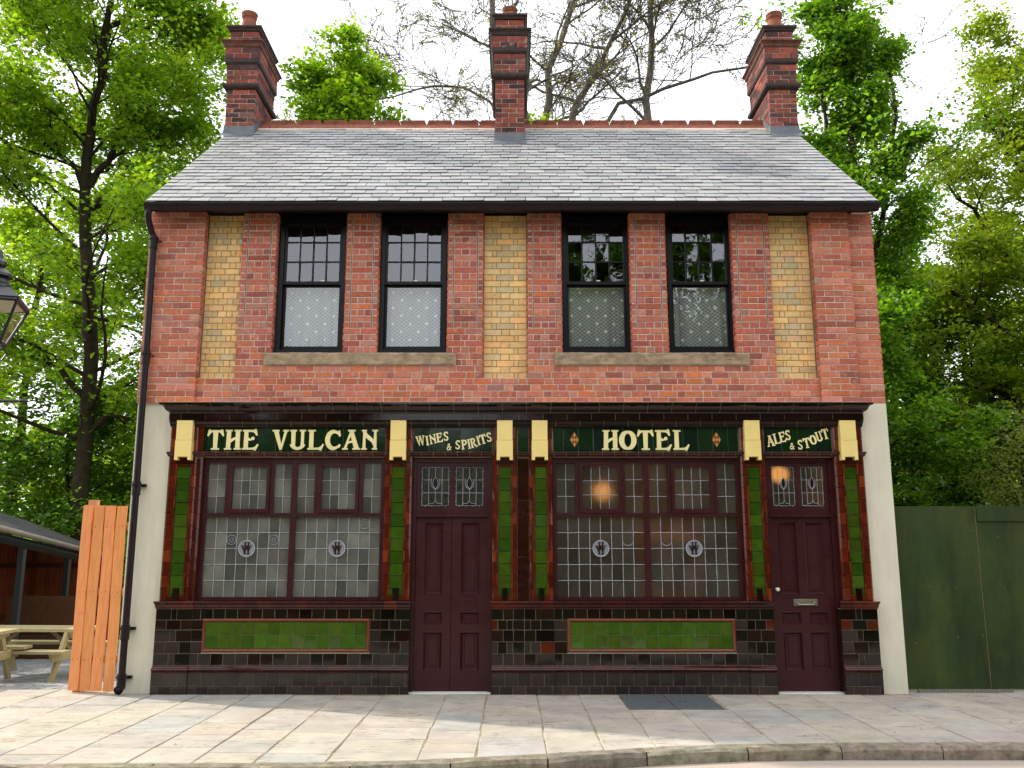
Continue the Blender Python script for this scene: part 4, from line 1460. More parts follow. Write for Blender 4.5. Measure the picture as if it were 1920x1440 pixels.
def letter(ch, cx, cz, h, y, parent, rot=0.0, m=None, wide=1.0, name='letter', th=0.003):
    w, shapes = GL[ch]
    mb = MB()
    ca, sa = math.cos(rot), math.sin(rot)

    def tf(p):
        px, pz = (p[0] - w / 2) * h * wide, (p[1] - 0.5) * h
        return (cx + px * ca - pz * sa, cz + px * sa + pz * ca)
    for k, sh in enumerate(shapes):
        yy = y - 0.0004 * k
        if sh[0] == 'poly':
            pts = [tf(p) for p in sh[1]]
            ar = sum(a[0] * b[1] - b[0] * a[1] for a, b in zip(pts, pts[1:] + pts[:1]))
            if ar < 0:
                pts = pts[::-1]
            mb.poly(pts, yy, th)
        else:
            o_, i_ = [tf(p) for p in sh[1]], [tf(p) for p in sh[2]]
            n = len(o_)
            vs = [(a, yy, b) for a, b in o_] + [(a, yy, b) for a, b in i_] + [(a, yy + th, b) for a, b in o_] + [(a, yy + th, b) for a, b in i_]
            fs = [(i, i + 1, n + i + 1, n + i) for i in range(n - 1)]
            fs += [(2 * n + i, 2 * n + i + 1, i + 1, i) for i in range(n - 1)]
            fs += [(n + i, n + i + 1, 3 * n + i + 1, 3 * n + i) for i in range(n - 1)]
            fs += [(0, n, 3 * n, 2 * n), (n - 1, 3 * n - 1, 4 * n - 1, 2 * n - 1)]
            mb.add(vs, fs)
    o = mb.build(name, m or M['letter'], parent)
    return o


def sign_xy(sign, cx, cz, box):
    a, b = SIGNS[sign][:2]
    x0, x1, z0, z1 = box
    return a + (b - a) * (cx - x0) / (x1 - x0), ZS1 - (ZS1 - ZS0) * (cz - z0) / (z1 - z0)


YL = -0.056
BX1 = (30, 1890, 120, 352)
for ch, c in zip('THEVULCAN', (187, 362, 540, 838, 1012, 1195, 1370, 1548, 1732)):
    X, Z = sign_xy(0, c, 237, BX1)
    letter(ch, X, Z, 0.255, YL, shop, wide=0.98)
BX2 = (92, 1945, 115, 348)
for ch, c in zip('HOTEL', (665, 840, 1017, 1198, 1375)):
    X, Z = sign_xy(2, c, 235, BX2)
    letter(ch, X, Z, 0.255, YL, shop, wide=0.98)
for c in (306, 1728):
    X, Z = sign_xy(2, c, 232, BX2)
    mb = MB()
    mb.poly([(X - 0.055, Z), (X, Z - 0.095), (X + 0.055, Z), (X, Z + 0.095)], YL, 0.003)
    dm = mb.build('diamond', mat('diamond_orange', (0.50, 0.22, 0.06), 0.3, 0.4, 0.1, 20), shop)
    for dx, dz in ((-.017, .03), (.017, .03), (-.017, -.03), (.017, -.03)):
        mb = MB()
        mb.poly([(X + dx - 0.015, Z + dz), (X + dx, Z + dz - 0.026), (X + dx + 0.015, Z + dz), (X + dx, Z + dz + 0.026)], YL - 0.001, 0.002)
        mb.build('diamond_inlay', M['diamond_red'] if 'diamond_red' in M else M.setdefault('diamond_red', mat('diamond_red', (0.12, 0.008, 0.006), 0.3, 0.4, 0.1, 20)), shop)
BX3 = (378, 1195, 330, 560)
for ch, cx, cz, h, rt in [('W', 455, 455, .126, 9), ('I', 523, 455, .122, 9), ('N', 580, 440, .120, 11), ('E', 650, 425, .118, 10), ('S', 716, 413, .118, 6), ('&', 748, 512, .088, 0),
                          ('S', 838, 494, .116, 2), ('P', 905, 492, .124, 5), ('I', 954, 486, .122, 10), ('R', 1000, 475, .120, 13), ('I', 1050, 455, .118, 16), ('T', 1098, 440, .122, 15), ('S', 1160, 422, .122, 10)]:
    X, Z = sign_xy(1, cx, cz, BX3)
    letter(ch, X, Z, h, YL, shop, R(rt), wide=0.76 if ch == 'W' else 0.84)
BX4 = (604, 1195, 283, 480)
for ch, cx, cz, h, rt in [('A', 657, 392, .140, 10), ('L', 717, 372, .134, 12), ('E', 766, 360, .130, 11), ('S', 814, 345, .130, 8), ('&', 845, 433, .086, 0),
                          ('S', 916, 423, .124, 5), ('T', 975, 408, .130, 10), ('O', 1032, 382, .126, 14), ('U', 1086, 356, .126, 16), ('T', 1143, 335, .134, 13)]:
    X, Z = sign_xy(3, cx, cz, BX4)
    letter(ch, X, Z, h, YL, shop, R(rt), wide=0.80)

# ------------------------------------------------------------------ leaded shop windows
YW = 0.035


def leaded(win, x0, x1, z0, z1, nc, nr, y, gm_, gr, came, holes=(), cw=0.0045):
    for i in range(nc):
        for k in range(nr):
            xa, xb = x0 + (x1 - x0) * i / nc, x0 + (x1 - x0) * (i + 1) / nc
            za, zb = z0 + (z1 - z0) * k / nr, z0 + (z1 - z0) * (k + 1) / nr
            mb = MB()
            t1, t2 = gr.uniform(-0.0012, 0.0012), gr.uniform(-0.0012, 0.0012)
            v = gr.choice((1.0, 1.0, 0.85, 1.15, 0.7, 0.5, 1.1, 0.95))
            mb.add([(xa, y - t1 - t2, za), (xb, y + t1 - t2, za), (xb, y + t1 + t2, zb), (xa, y - t1 + t2, zb)], [(0, 1, 2, 3)], (v, v, v * gr.uniform(0.92, 1.0)))
            mb.build('pane', gm_, win)
    wob = lambda: gr.uniform(-0.002, 0.002)
    for i in range(1, nc):
        c = x0 + (x1 - x0) * i / nc
        pts = [(c + wob(), y - 0.005, z0 + (z1 - z0) * t / 8) for t in range(9)]
        came.tube(pts, cw, 5)
    for k in range(1, nr):
        c = z0 + (z1 - z0) * k / nr
        pts = [(x0 + (x1 - x0) * t / 12, y - 0.005, c + wob()) for t in range(13)]
        came.tube(pts, cw * 0.9, 5)
    for i in range(1, nc):                                 # solder dots
        for k in range(1, nr):
            cx, cz = x0 + (x1 - x0) * i / nc, z0 + (z1 - z0) * k / nr
            came.lathe([(0.0045, cz - 0.005), (0.0075, cz), (0.0045, cz + 0.005)], cx, y - 0.006, 6)


def shop_window(x0, x1, seed, swirl, glass):
    gr = random.Random(seed)
    z0, z1 = 1.094, 2.862
    mb = MB()
    zt0, zt1 = 2.115, 2.160
    f = 0.048
    y0, y1 = YW - 0.03, YW + 0.05
    mb.box(x0, x0 + f, y0, y1, z0, z1)
    mb.box(x1 - f, x1, y0, y1, z0, z1)
    mb.box(x0 + f, x1 - f, y0 + 0.002, y1, 2.79, z1)
    mb.box(x0 + f, x1 - f, y0 - 0.012, y1, z0 + 0.002, z0 + 0.042)
    mb.box(x0 + f, x1 - f, y0 - 0.006, y1, zt0, zt1)
    a, b = x0 + f, x1 - f
    cmid = a + (b - a) * 0.5
    mb.box(cmid - 0.035, cmid + 0.035, y0 + 0.003, y1, z0 + 0.042, zt0)
    mb.box(cmid - 0.035, cmid + 0.035, y0 + 0.003, y1, zt1, 2.79)
    ms = [0.115, 0.372, 0.628, 0.885]
    for u in ms:
        c = a + (b - a) * u
        mb.box(c - 0.024, c + 0.024, y0 + 0.003, y1, zt1, 2.79)
    win = mb.build('shop_window', M['maroon'], pub)
    came = MB()
    # lower lights 8 x 5
    for xa, xb in ((a, cmid - 0.035), (cmid + 0.035, b)):
        leaded(win, xa, xb, z0 + 0.042, zt0, 8, 5, YW + 0.015, glass, gr, came)
    # upper lights: narrow - casement - narrow, twice
    em = [a] + [a + (b - a) * u for u in ms[:2]] + [cmid] + [a + (b - a) * u for u in ms[2:]] + [b]
    for i, (xa, xb) in enumerate(zip(em, em[1:])):
        ha = 0 if i == 0 else (0.035 if i == 3 else 0.024)
        hb = 0 if i == 5 else (0.035 if i == 2 else 0.024)
        xa, xb = xa + ha, xb - hb
        if i in (1, 4):
            cf = MB()
            t = 0.042
            yc0 = y0 - 0.016
            za, zb = zt1 + 0.004, 2.786
            cf.box(xa + 0.003, xa + t, yc0, yc0 + 0.045, za, zb)
            cf.box(xb - t, xb - 0.003, yc0, yc0 + 0.045, za, zb)
            cf.box(xa + t, xb - t, yc0 + 0.002, yc0 + 0.045, zb - t, zb)
            cf.box(xa + t, xb - t, yc0 - 0.004, yc0 + 0.045, za, za + t + 0.006)
            cf.build('casement', M['maroon'], win)
            leaded(win, xa + t, xb - t, za + t + 0.006, zb - t, 4, 3, YW - 0.002, glass, gr, came, cw=0.004)
        else:
            leaded(win, xa, xb, zt1, 2.79, 2, 3, YW + 0.012, glass, gr, came, cw=0.004)
    lz = z0 + 0.042 + (zt0 - z0 - 0.042) * 3 / 5
    for xa, xb in ((a, cmid - 0.035), (cmid + 0.035, b)):
        cx = (xa + xb) / 2
        rd = MB()
        n = 32
        rd.poly([(cx + 0.098 * math.cos(2 * math.pi * i / n), lz + 0.098 * math.sin(2 * math.pi * i / n)) for i in range(n)], YW - 0.001, 0.004)
        rd_o = rd.build('roundel', M['roundel'], win)
        came.tube([(cx + 0.1 * math.cos(2 * math.pi * i / n), YW - 0.002, lz + 0.1 * math.sin(2 * math.pi * i / n)) for i in range(n + 1)], 0.0055, 6, cap=False)
        letter('H', cx, lz + 0.004, 0.150, YW - 0.004, win, 0, M['letter_dark'], 0.60, 'monogram_letter', 0.001)
        letter('W', cx, lz - 0.006, 0.088, YW - 0.0085, win, 0, M['letter_dark'], 1.30, 'monogram_letter', 0.001)
    # bull's-eye swirls
    for li, col_, row_, full in swirl:
        xa, xb = ((a, cmid - 0.035), (cmid + 0.035, b))[li]
        pw, ph = (xb - xa) / 8, (zt0 - z0 - 0.042) / 5
        cx, cz = xa + pw * (col_ + 0.5), zt0 - ph * (row_ + 0.45)
        a0, a1 = (0, 360) if full else (195, 345)
        rr_ = pw * 0.44 if full else pw * 0.52
        came.tube([(cx + rr_ * math.cos(R(a0 + (a1 - a0) * i / 20)), YW + 0.008, cz + rr_ * math.sin(R(a0 + (a1 - a0) * i / 20))) for i in range(21)], 0.0035, 5)
        if full:
            came.tube([(cx + rr_ * 0.4 * math.cos(R(18 * i)), YW + 0.008, cz + rr_ * 0.4 * math.sin(R(18 * i))) for i in range(21)], 0.003, 5)
    came.build('lead_came', M['came'], win)
    return win


shop_window(-3.894, -1.607, 31, [(0, 2, 1, True), (0, 6, 1, True), (1, 6, 0, True)], M['frosted_pale'])
shop_window(0.515, 2.872, 32, [(0, 6, 1, False), (1, 1, 1, False)], M['frosted'])


# ------------------------------------------------------------------ doors and fanlights
def panel(mb, x0, x1, z0, z1, yf, rec=0.028, w=0.03):
    """recessed door panel with sloping mouldings"""
    L0 = [(x0, yf, z0), (x1, yf, z0), (x1, yf, z1), (x0, yf, z1)]
    h = 0.006
    L1 = [(x0 + h, yf - 0.006, z0 + h), (x1 - h, yf - 0.006, z0 + h), (x1 - h, yf - 0.006, z1 - h), (x0 + h, yf - 0.006, z1 - h)]
    L2 = [(x0 + w, yf + rec, z0 + w), (x1 - w, yf + rec, z0 + w), (x1 - w, yf + rec, z1 - w), (x0 + w, yf + rec, z1 - w)]
    i = w + 0.02
    L3 = [(x0 + i, yf + rec, z0 + i), (x1 - i, yf + rec, z0 + i), (x1 - i, yf + rec, z1 - i), (x0 + i, yf + rec, z1 - i)]
    k = i + 0.008
    L4 = [(x0 + k, yf + rec - 0.006, z0 + k), (x1 - k, yf + rec - 0.006, z0 + k), (x1 - k, yf + rec - 0.006, z1 - k), (x0 + k, yf + rec - 0.006, z1 - k)]
    vs = L0 + L1 + L2 + L3 + L4
    fs = [(a * 4 + b, a * 4 + (b + 1) % 4, a * 4 + 4 + (b + 1) % 4, a * 4 + 4 + b) for a in range(4) for b in range(4)]
    fs.append((16, 17, 18, 19))
    mb.add(vs, fs)


def leaf_(name, parent, x0, x1, z0, z1, yf, cols, prow):
    """door leaf: stiles and rails with panels let in; cols, prow are panel spans"""
    mb = MB()
    xs = sorted({x0, x1, *[v for c in cols for v in c]})
    zs = sorted({z0, z1, *[v for c in prow for v in c]})
    for xa, xb in zip(xs, xs[1:]):
        for za, zb in zip(zs, zs[1:]):
            if (xa, xb) in cols and (za, zb) in prow:
                continue
            mb.add([(xa, yf, za), (xb, yf, za), (xb, yf, zb), (xa, yf, zb)], [(0, 1, 2, 3)])
    mb.add([(x0, yf, z0), (x1, yf, z0), (x1, yf + 0.045, z0), (x0, yf + 0.045, z0), (x0, yf, z1), (x1, yf, z1), (x1, yf + 0.045, z1), (x0, yf + 0.045, z1)],
           [(0, 3, 2, 1), (4, 5, 6, 7), (1, 2, 6, 5), (2, 3, 7, 6), (3, 0, 4, 7)])
    o = mb.build(name, M['maroon'], parent)
    for c in cols:
        for p in prow:
            q = MB()
            panel(q, c[0], c[1], p[0], p[1], yf)
            q.build('door_panel', M['maroon'], o)
    return o


PROW = [(0.255, 0.715), (0.812, 0.955), (1.160, 2.045)]


def doorway(x0, x1, seed):
    gr = random.Random(seed)
    mb = MB()
    t = 0.05
    y0, y1 = 0.02, 0.16
    mb.box(x0, x0 + t, y0, y1, 0.012, 2.862)
    mb.box(x1 - t, x1, y0, y1, 0.012, 2.862)
    mb.box(x0 + t, x1 - t, y0 + 0.002, y1, 2.80, 2.862)
    mb.box(x0 + t, x1 - t, y0 - 0.012, y1, 2.115, 2.165)
    mb.box(x0 + t, x1 - t, y0 - 0.022, y1 - 0.04, 2.165, 2.180)
    fr_ = mb.build('door_frame', M['maroon'], pub)
    fan = MB()
    za, zb = 2.182, 2.799
    xa, xb = x0 + t + 0.002, x1 - t - 0.002
    s = 0.05
    cm = (xa + xb) / 2
    yf = 0.045
    fan.box(xa, xa + s, yf, yf + 0.045, za, zb)
    fan.box(xb - s, xb, yf, yf + 0.045, za, zb)
    fan.box(xa + s, xb - s, yf + 0.002, yf + 0.045, zb - 0.045, zb)
    fan.box(xa + s, xb - s, yf - 0.003, yf + 0.045, za, za + 0.06)
    fan.box(cm - 0.032, cm + 0.032, yf + 0.001, yf + 0.045, za + 0.06, zb - 0.045)
    fan_o = fan.build('fanlight', M['maroon'], pub)
    came = MB()
    dark = MB()
    for ga, gb in ((xa + s, cm - 0.032), (cm + 0.032, xb - s)):
        gz0, gz1 = za + 0.06, zb - 0.045
        y = yf + 0.02
        bw = 0.016
        for i in range(4):
            for k in range(3):
                p = MB()
                u0, u1 = ga + (gb - ga) * i / 4, ga + (gb - ga) * (i + 1) / 4
                v0, v1 = gz0 + (gz1 - gz0) * k / 3, gz0 + (gz1 - gz0) * (k + 1) / 3
                v = gr.choice((1, 0.8, 1.2, 1.1))
                p.add([(u0, y, v0), (u1, y, v0), (u1, y, v1), (u0, y, v1)], [(0, 1, 2, 3)], (v, v, v))
                p.build('pane', M['cathedral'], fan_o)
        ia, ib, ja, jb = ga + bw, gb - bw, gz0 + bw, gz1 - bw
        yc = y - 0.005
        w = 0.0032
        came.tube([(ia, yc, ja), (ib, yc, ja), (ib, yc, jb), (ia, yc, jb), (ia, yc, ja)], w, 5)
        for i in range(5):
            zz = ja + (jb - ja) * (i + 0.5) / 5
            came.tube([(ga, yc, zz), (ia, yc, zz)], w, 5)
            came.tube([(ib, yc, zz), (gb, yc, zz)], w, 5)
        for i in range(4):
            xx = ia + (ib - ia) * (i + 0.5) / 4
            came.tube([(xx, yc, gz0), (xx, yc, ja)], w, 5)
            came.tube([(xx, yc, jb), (xx, yc, gz1)], w, 5)
        cx = (ga + gb) / 2
        q = (ib - ia) / 4
        for sx in (-1, 1):
            came.tube([(cx + sx * q, yc, ja), (cx + sx * q, yc, jb)], w, 5)
        zt_, zm_ = ja + (jb - ja) * 0.67, ja + (jb - ja) * 0.33
        for zz in (zt_, zm_):
            came.tube([(ia, yc, zz), (cx - q * (0.6 if zz == zt_ else -1), yc, zz)], w, 5)
            came.tube([(cx + q * (0.6 if zz == zt_ else 1), yc, zz), (ib, yc, zz)], w, 5)
        # tulip
        th_ = (jb - ja) * 0.15
        tz = ja + (jb - ja) * 0.59
        bud = []
        for i in range(13):
            t_ = i / 12
            bud.append((cx + q * 0.46 * math.sin(math.pi * t_) ** 0.8 * (1 - 0.25 * t_), tz - th_ + 2 * th_ * t_))
        full = bud + [(2 * cx - a, b) for a, b in bud[::-1][1:-1]]
        came.tube([(a, yc, b) for a, b in full + full[:1]], w, 5, cap=False)
        dark.poly(full, y - 0.003, 0.002)
        for sx in (-1, 1):
            came.tube([(cx, yc, tz - th_ * 1.15), (cx + sx * q * 0.5, yc, tz - th_ * 0.7), (cx + sx * q * 0.66, yc, tz), (cx + sx * q * 0.6, yc, tz + th_ * 0.75)], w, 5)
        came.tube([(cx, yc, jb), (cx, yc, tz + th_)], w, 5)
        came.tube([(cx, yc, tz - th_ * 1.1), (cx, yc, ja + 0.055)], w, 5)
        for sx in (-1, 1):
            came.tube([(cx, yc, ja + 0.055), (cx + sx * q * 0.25, yc, ja + 0.028), (cx + sx * q, yc, ja + 0.022)], w, 5)
        dark.poly([(cx - q, ja), (cx + q, ja), (cx + q, ja + 0.022), (cx + q * 0.25, ja + 0.026), (cx, ja + 0.05), (cx - q * 0.25, ja + 0.026), (cx - q, ja + 0.022)], y - 0.003, 0.002)
    came.build('lead_came', M['came'], fan_o)
    dark.build('tulip_glass', M['tulip'], fan_o)
    return fr_


M['tulip'] = mat('tulip', (0.012, 0.008, 0.012), 0.15, 0.5, 0.2, 20)
d1 = doorway(-1.258, -0.252, 41)
xm = -0.757
for x0, x1 in ((-1.205, xm - 0.003), (xm + 0.003, -0.303)):
    w = x1 - x0
    leaf_('door_leaf', pub, x0, x1, 0.016, 2.112, 0.06, [(x0 + 0.115, x1 - 0.105)], PROW)
d2 = doorway(3.192, 4.056, 42)
x0, x1 = 3.244, 4.004
leaf2 = leaf_('door_leaf', pub, x0, x1, 0.016, 2.112, 0.06, [(x0 + 0.10, (x0 + x1) / 2 - 0.05), ((x0 + x1) / 2 + 0.05, x1 - 0.10)], PROW)
mb = MB()
mb.slab(3.485, 3.785, 1.028, 1.108, 0.050, 0.012, 0.004)
lp = mb.build('letter_plate', M['brass'], leaf2)
mb = MB()
mb.slab(3.555, 3.715, 1.05, 1.09, 0.046, 0.006, 0.002)
mb.tube([(3.53, 0.046, 1.075), (3.545, 0.03, 1.045), (3.725, 0.03, 1.045), (3.74, 0.046, 1.075)], 0.006, 6)
for xx in (3.52, 3.75):
    mb.tube([(xx, 0.05, 1.066), (xx, 0.034, 1.066)], [0.018, 0.012], 10)
mb.build('plate_flap', M['brass'], leaf2)
mb = MB()
mb.tube([(3.285, 0.062, 1.225), (3.285, 0.045, 1.225), (3.285, 0.02, 1.225), (3.285, -0.005, 1.225), (3.285, -0.012, 1.225)], [0.026, 0.012, 0.024, 0.024, 0.010], 14)
mb.build('door_knob', M['ceramic'], leaf2, True)
for a, b in ((-1.262, -0.25), (3.19, 4.06)):
    mb = MB()
    mb.slab(a + 0.02, b - 0.01, -0.03, 0.0125, -0.065, 0.22, 0.004)
    mb.build('door_step', M['step'], pub)
    mb = MB()
    mb.box(a + 0.02, b - 0.02, 0.16, 0.20, 0.0, 2.1)
    mb.build('door_backing', M['interior_dark'], pub)

# ------------------------------------------------------------------ rainwater pipe
dp = MB()
dp.tube([(-4.73, -0.30, 6.06), (-4.735, -0.30, 5.99), (-4.737, -0.27, 5.93), (-4.735, -0.16, 5.82), (-4.72, -0.12, 5.77), (-4.715, -0.115, 5.6), (-4.70, -0.115, 4.4), (-4.69, -0.115, 2.4), (-4.69, -0.115, 0.19)],
        0.042, 14, cap=False)
pipe = dp.build('drainpipe', M['iron'], pub, True)
for z, xx in ((5.72, -4.716), (4.17, -4.70), (2.5, -4.69), (0.76, -4.69), (0.19, -4.69)):
    b_ = MB()
    b_.lathe([(0.043, z - 0.13), (0.052, z - 0.12), (0.052, z - 0.01), (0.064, z), (0.064, z + 0.025), (0.052, z + 0.03), (0.052, z + 0.05), (0.043, z + 0.052)], xx, -0.115, 14)
    b_.box(xx - 0.085, xx + 0.085, -0.045, -0.002 if z < 3.5 else -0.032, z - 0.015, z + 0.02)
    b_.tube([(xx + 0.07, -0.06, z), (xx + 0.07, -0.005, z)], 0.012, 8)
    b_.build('pipe_bracket', M['iron'], pipe)
sh = MB()
sh.tube([(-4.69, -0.115, 0.17), (-4.69, -0.118, 0.11), (-4.69, -0.14, 0.075), (-4.69, -0.19, 0.058)], [0.046, 0.048, 0.05, 0.054], 16, cap=False)
sh.tube([(-4.69, -0.188, 0.058), (-4.69, -0.14, 0.072)], [0.046, 0.042], 16, cap=True)
sh.build('pipe_shoe', M['iron'], pipe, True)

# ------------------------------------------------------------------ inside the bar: what shows through the glass
it = MB()
it.box(1.85, 2.75, 2.70, 2.75, 0.0, 2.05)
idoor = it.build('inner_door', M['interior_door'], pub)
it = MB()
for i in range(2):
    it.box(1.98 + i * 0.36, 2.26 + i * 0.36, 2.68, 2.70, 1.2, 1.85)
it.build('glazed_panel', M['interior_dark'], idoor)
it = MB()
it.box(-3.9, -1.3, 2.3, 2.7, 0, 1.05)
it.box(-4.0, -1.2, 2.2, 2.75, 1.051, 1.10)
it.build('bar_counter', M['interior_door'], pub)


def pendant(x, y, z, label, power):
    t = thing('pendant_lamp', (x, y, z), label, 'lamp', 'lit lamps inside the pub')
    mb = MB()
    mb.lathe([(0.02, z + 0.12), (0.10, z + 0.07), (0.13, z), (0.10, z - 0.07), (0.02, z - 0.11)], x, y, 16)
    mb.build('lamp_globe', M['lamp_globe'], t, True)
    mb = MB()
    mb.tube([(x, y, z + 0.12), (x, y, 3.30)], 0.008, 6)
    mb.build('flex', M['lamp_black'], t)
    return t


t = thing('added_ceiling_lamp', (2.15, 1.9, 3.2), 'unseen warm lamp added to light the wooden inner door behind the HOTEL window', 'lamp')  # hidden behind the fascia, added to warm the inner door
mb = MB()
mb.lathe([(0.16, 3.20), (0.15, 3.17), (0.08, 3.15), (0.02, 3.145)], 2.15, 1.9, 16)
mb.build('added_lamp_bowl', emit_mat('added_lamp_bowl', (1.0, 0.5, 0.15), 26.0), t)
mb = MB()
mb.lathe([(0.05, 3.2005), (0.05, 3.299)], 2.15, 1.9, 12)
mb.build('added_lamp_rose', M['brass'], t)
pendant(1.28, 1.75, 2.52, 'glowing pendant lamp behind the leaded window under the HOTEL sign', 7)
pendant(3.64, 1.15, 2.72, 'glowing lamp behind the fanlight under the ALES & STOUT sign', 2.0)

# ================================================================== THINGS AROUND
# cellar hatch
h = thing('cellar_hatch', (1.8, -0.58, 0.0), 'grey steel two-leaf cellar hatch set in the pavement', 'hatch')
for a, b in ((1.275, 1.797), (1.803, 2.325)):
    mb = MB()
    vs = [(a, -1.115, -0.012), (b, -1.115, -0.012), (b, -0.13, -0.012), (a, -0.13, -0.012), (a + .004, -1.111, 0.003), (b - .004, -1.111, 0.003), (b - .004, -0.134, 0.003), (a + .004, -0.134, 0.003)]
    mb.add(vs, [(4, 5, 6, 7)] + [(k, (k + 1) % 4, 4 + (k + 1) % 4, 4 + k) for k in range(4)])
    pl_ = mb.build('hatch_plate', M['hatch'], h)
    for k in range(2):
        mb = MB()
        cx = (b - 0.13 if a < 1.5 else a + 0.1) + k * 0.06
        mb.box(cx, cx + 0.035, -0.64, -0.60, 0.0031, 0.0045)
        mb.build('finger_slot', M['soot_and_shade'], pl_)

# new timber fence panel beside the pub
f = thing('timber_fence', (-5.1, 0.03, 0.0), 'new orange timber fence panel of upright boards beside the drainpipe', 'fence')
bx = [-5.392, -5.255, -5.112, -4.965, -4.822]
fr2 = random.Random(9)
for i in range(4):
    mb = MB()
    a, b = bx[i], bx[i + 1] - 0.021
    z0, z1 = 0.03 - 0.004 * i, 2.262 - 0.004 * i
    n = 7
    vs, fs = [], []
    for k in range(n + 1):
        z = z0 + (z1 - z0) * k / n
        d = 0.005 * math.sin(k * 0.9 + i * 2)
        vs += [(a + d, 0.022, z), (b + d, 0.022, z), (b + d, 0.044, z), (a + d, 0.044, z)]
    for k in range(n):
        for q in range(4):
            fs.append((k * 4 + q, k * 4 + (q + 1) % 4, k * 4 + 4 + (q + 1) % 4, k * 4 + 4 + q))
    fs += [(3, 2, 1, 0), (n * 4, n * 4 + 1, n * 4 + 2, n * 4 + 3)]
    mb.add(vs, fs, vary((0.72, 0.28, 0.098), 0.1, fr2))
    mb.build('board', M['pine'], f)
mb = MB()
mb.box(-5.365, -5.265, 0.085, 0.185, -0.05, 2.33, (0.52, 0.25, 0.11))
mb.build('post', M['pine'], f)
for z in (0.35, 1.15, 1.95):
    mb = MB()
    mb.box(-5.36, -4.83, 0.0445, 0.084, z, z + 0.09, (0.5, 0.22, 0.09))
    mb.build('rail', M['pine'], f)

nl = MB()
for i in range(4):
    for z in (0.395, 1.195, 1.995):
        for q in (0.03, 0.085):
            xx = bx[i] + q + fr2.uniform(-.006, .006)
            nl.tube([(xx, 0.0225, z + fr2.uniform(-.012, .012)), (xx, 0.0205, z)], 0.004, 6)
tag(nl.build('nail_heads', M['iron'], f), kind='stuff')

# dark green hoarding right of the pub
hd = thing('hoarding', (6.5, 0.1, 0.0), 'dark green painted plywood hoarding right of the pub', 'hoarding')
GH = (0.024, 0.043, 0.011)
for a, b in ((4.815, 5.853), (5.865, 7.08), (7.087, 8.3)):
    mb = MB()
    mb.slab(a, b, 0.04, 2.248 if a < 5 else 2.25, 0.09, 0.018, 0.002, 0, vary(GH, 0.1, fr2))
    mb.build('plywood_panel', M['hoarding'], hd)
mb = MB()
mb.slab(5.868, 8.3, 2.062, 2.253, 0.066, 0.022, 0.002, 0, vary(GH, 0.1, fr2))
mb.build('top_board', M['hoarding'], hd)
mb = MB()
mb.box(5.848, 5.870, 0.1, 0.1085, 0.04, 2.24)
mb.build('panel_joint', M['raw_ply'], hd)
mb = MB()
mb.box(4.95, 6.1, 0.05, 0.10, -0.03, 0.035, (0.16, 0.15, 0.12))
mb.build('base_batten', M['dark_wood'], hd)
for xx in (5.1, 5.86, 7.08):
    mb = MB()
    mb.box(xx, xx + 0.09, 0.109, 0.2, -0.05, 2.2, (0.2, 0.15, 0.08))
    mb.build('post', M['dark_wood'], hd)
for i in range(14):
    mb = MB()
    xx, zz = 4.95 + (i % 7) * 0.29 + fr2.uniform(-.04, .04), (0.62, 1.92, 1.25)[i % 3] + fr2.uniform(-.05, .05)
    mb.tube([(xx, 0.0885, zz), (xx, 0.086, zz)], 0.006, 6)
    mb.build('screw', M['brass'], hd)


# picnic tables in the yard
def picnic(loc, rot, label):
    t = thing('picnic_table', loc, label, 'picnic table', 'picnic tables in the yard')
    t.rotation_euler = (0, 0, rot)
    ORG[t] = Vector((0, 0, 0))
    Lx = 0.88

    def p(name, fn):
        mb = MB()
        fn(mb)
        mb.build(name, M['table_wood'], t)
    for k in range(5):
        y = -0.34 + k * 0.142
        p('table_plank', lambda mb: mb.box(-Lx, Lx, y, y + 0.132, 0.66, 0.70))
    for s in (-1, 1):
        for k in range(2):
            y = s * 0.68 + (k - 1) * 0.14
            p('seat_plank', lambda mb: mb.box(-Lx, Lx, y + 0.004, y + 0.132, 0.40, 0.44))
    for s in (-1, 1):
        x = s * 0.66
        for q in (-1, 1):
            p('leg', lambda mb: mb.prism([(q * 0.26, 0.66), (q * 0.36, 0.66), (q * 0.70, 0.0), (q * 0.60, 0.0)] if q > 0 else [(q * 0.36, 0.66), (q * 0.26, 0.66), (q * 0.60, 0.0), (q * 0.70, 0.0)], x - 0.022, x + 0.022))
        p('crossbeam', lambda mb: mb.prism([(-0.80, 0.399), (-0.74, 0.29), (0.74, 0.29), (0.80, 0.399)], x + 0.0225, x + 0.065))
        p('top_bearer', lambda mb: mb.prism([(-0.36, 0.659), (-0.30, 0.57), (0.30, 0.57), (0.36, 0.659)], x + 0.0225, x + 0.065))
        p('brace', lambda mb: mb.tube([(x - s * 0.03, 0.0, 0.34), (x - s * 0.42, 0.0, 0.655)], 0.03, 4))
    return t


picnic((-7.62, 0.95, yard_z(0.95)), R(4), 'pale timber picnic table cut by the left edge of the picture')
picnic((-7.05, 2.35, yard_z(2.35) + 0.02), R(-3), 'pale timber picnic table standing behind, half hidden by the orange fence')

# dark timber shelter at the back of the yard
s_ = thing('timber_shelter', (-9.6, 5.6, -0.3), 'dark timber shelter with corrugated roof at the back of the yard', 'shelter')
wr = random.Random(4)


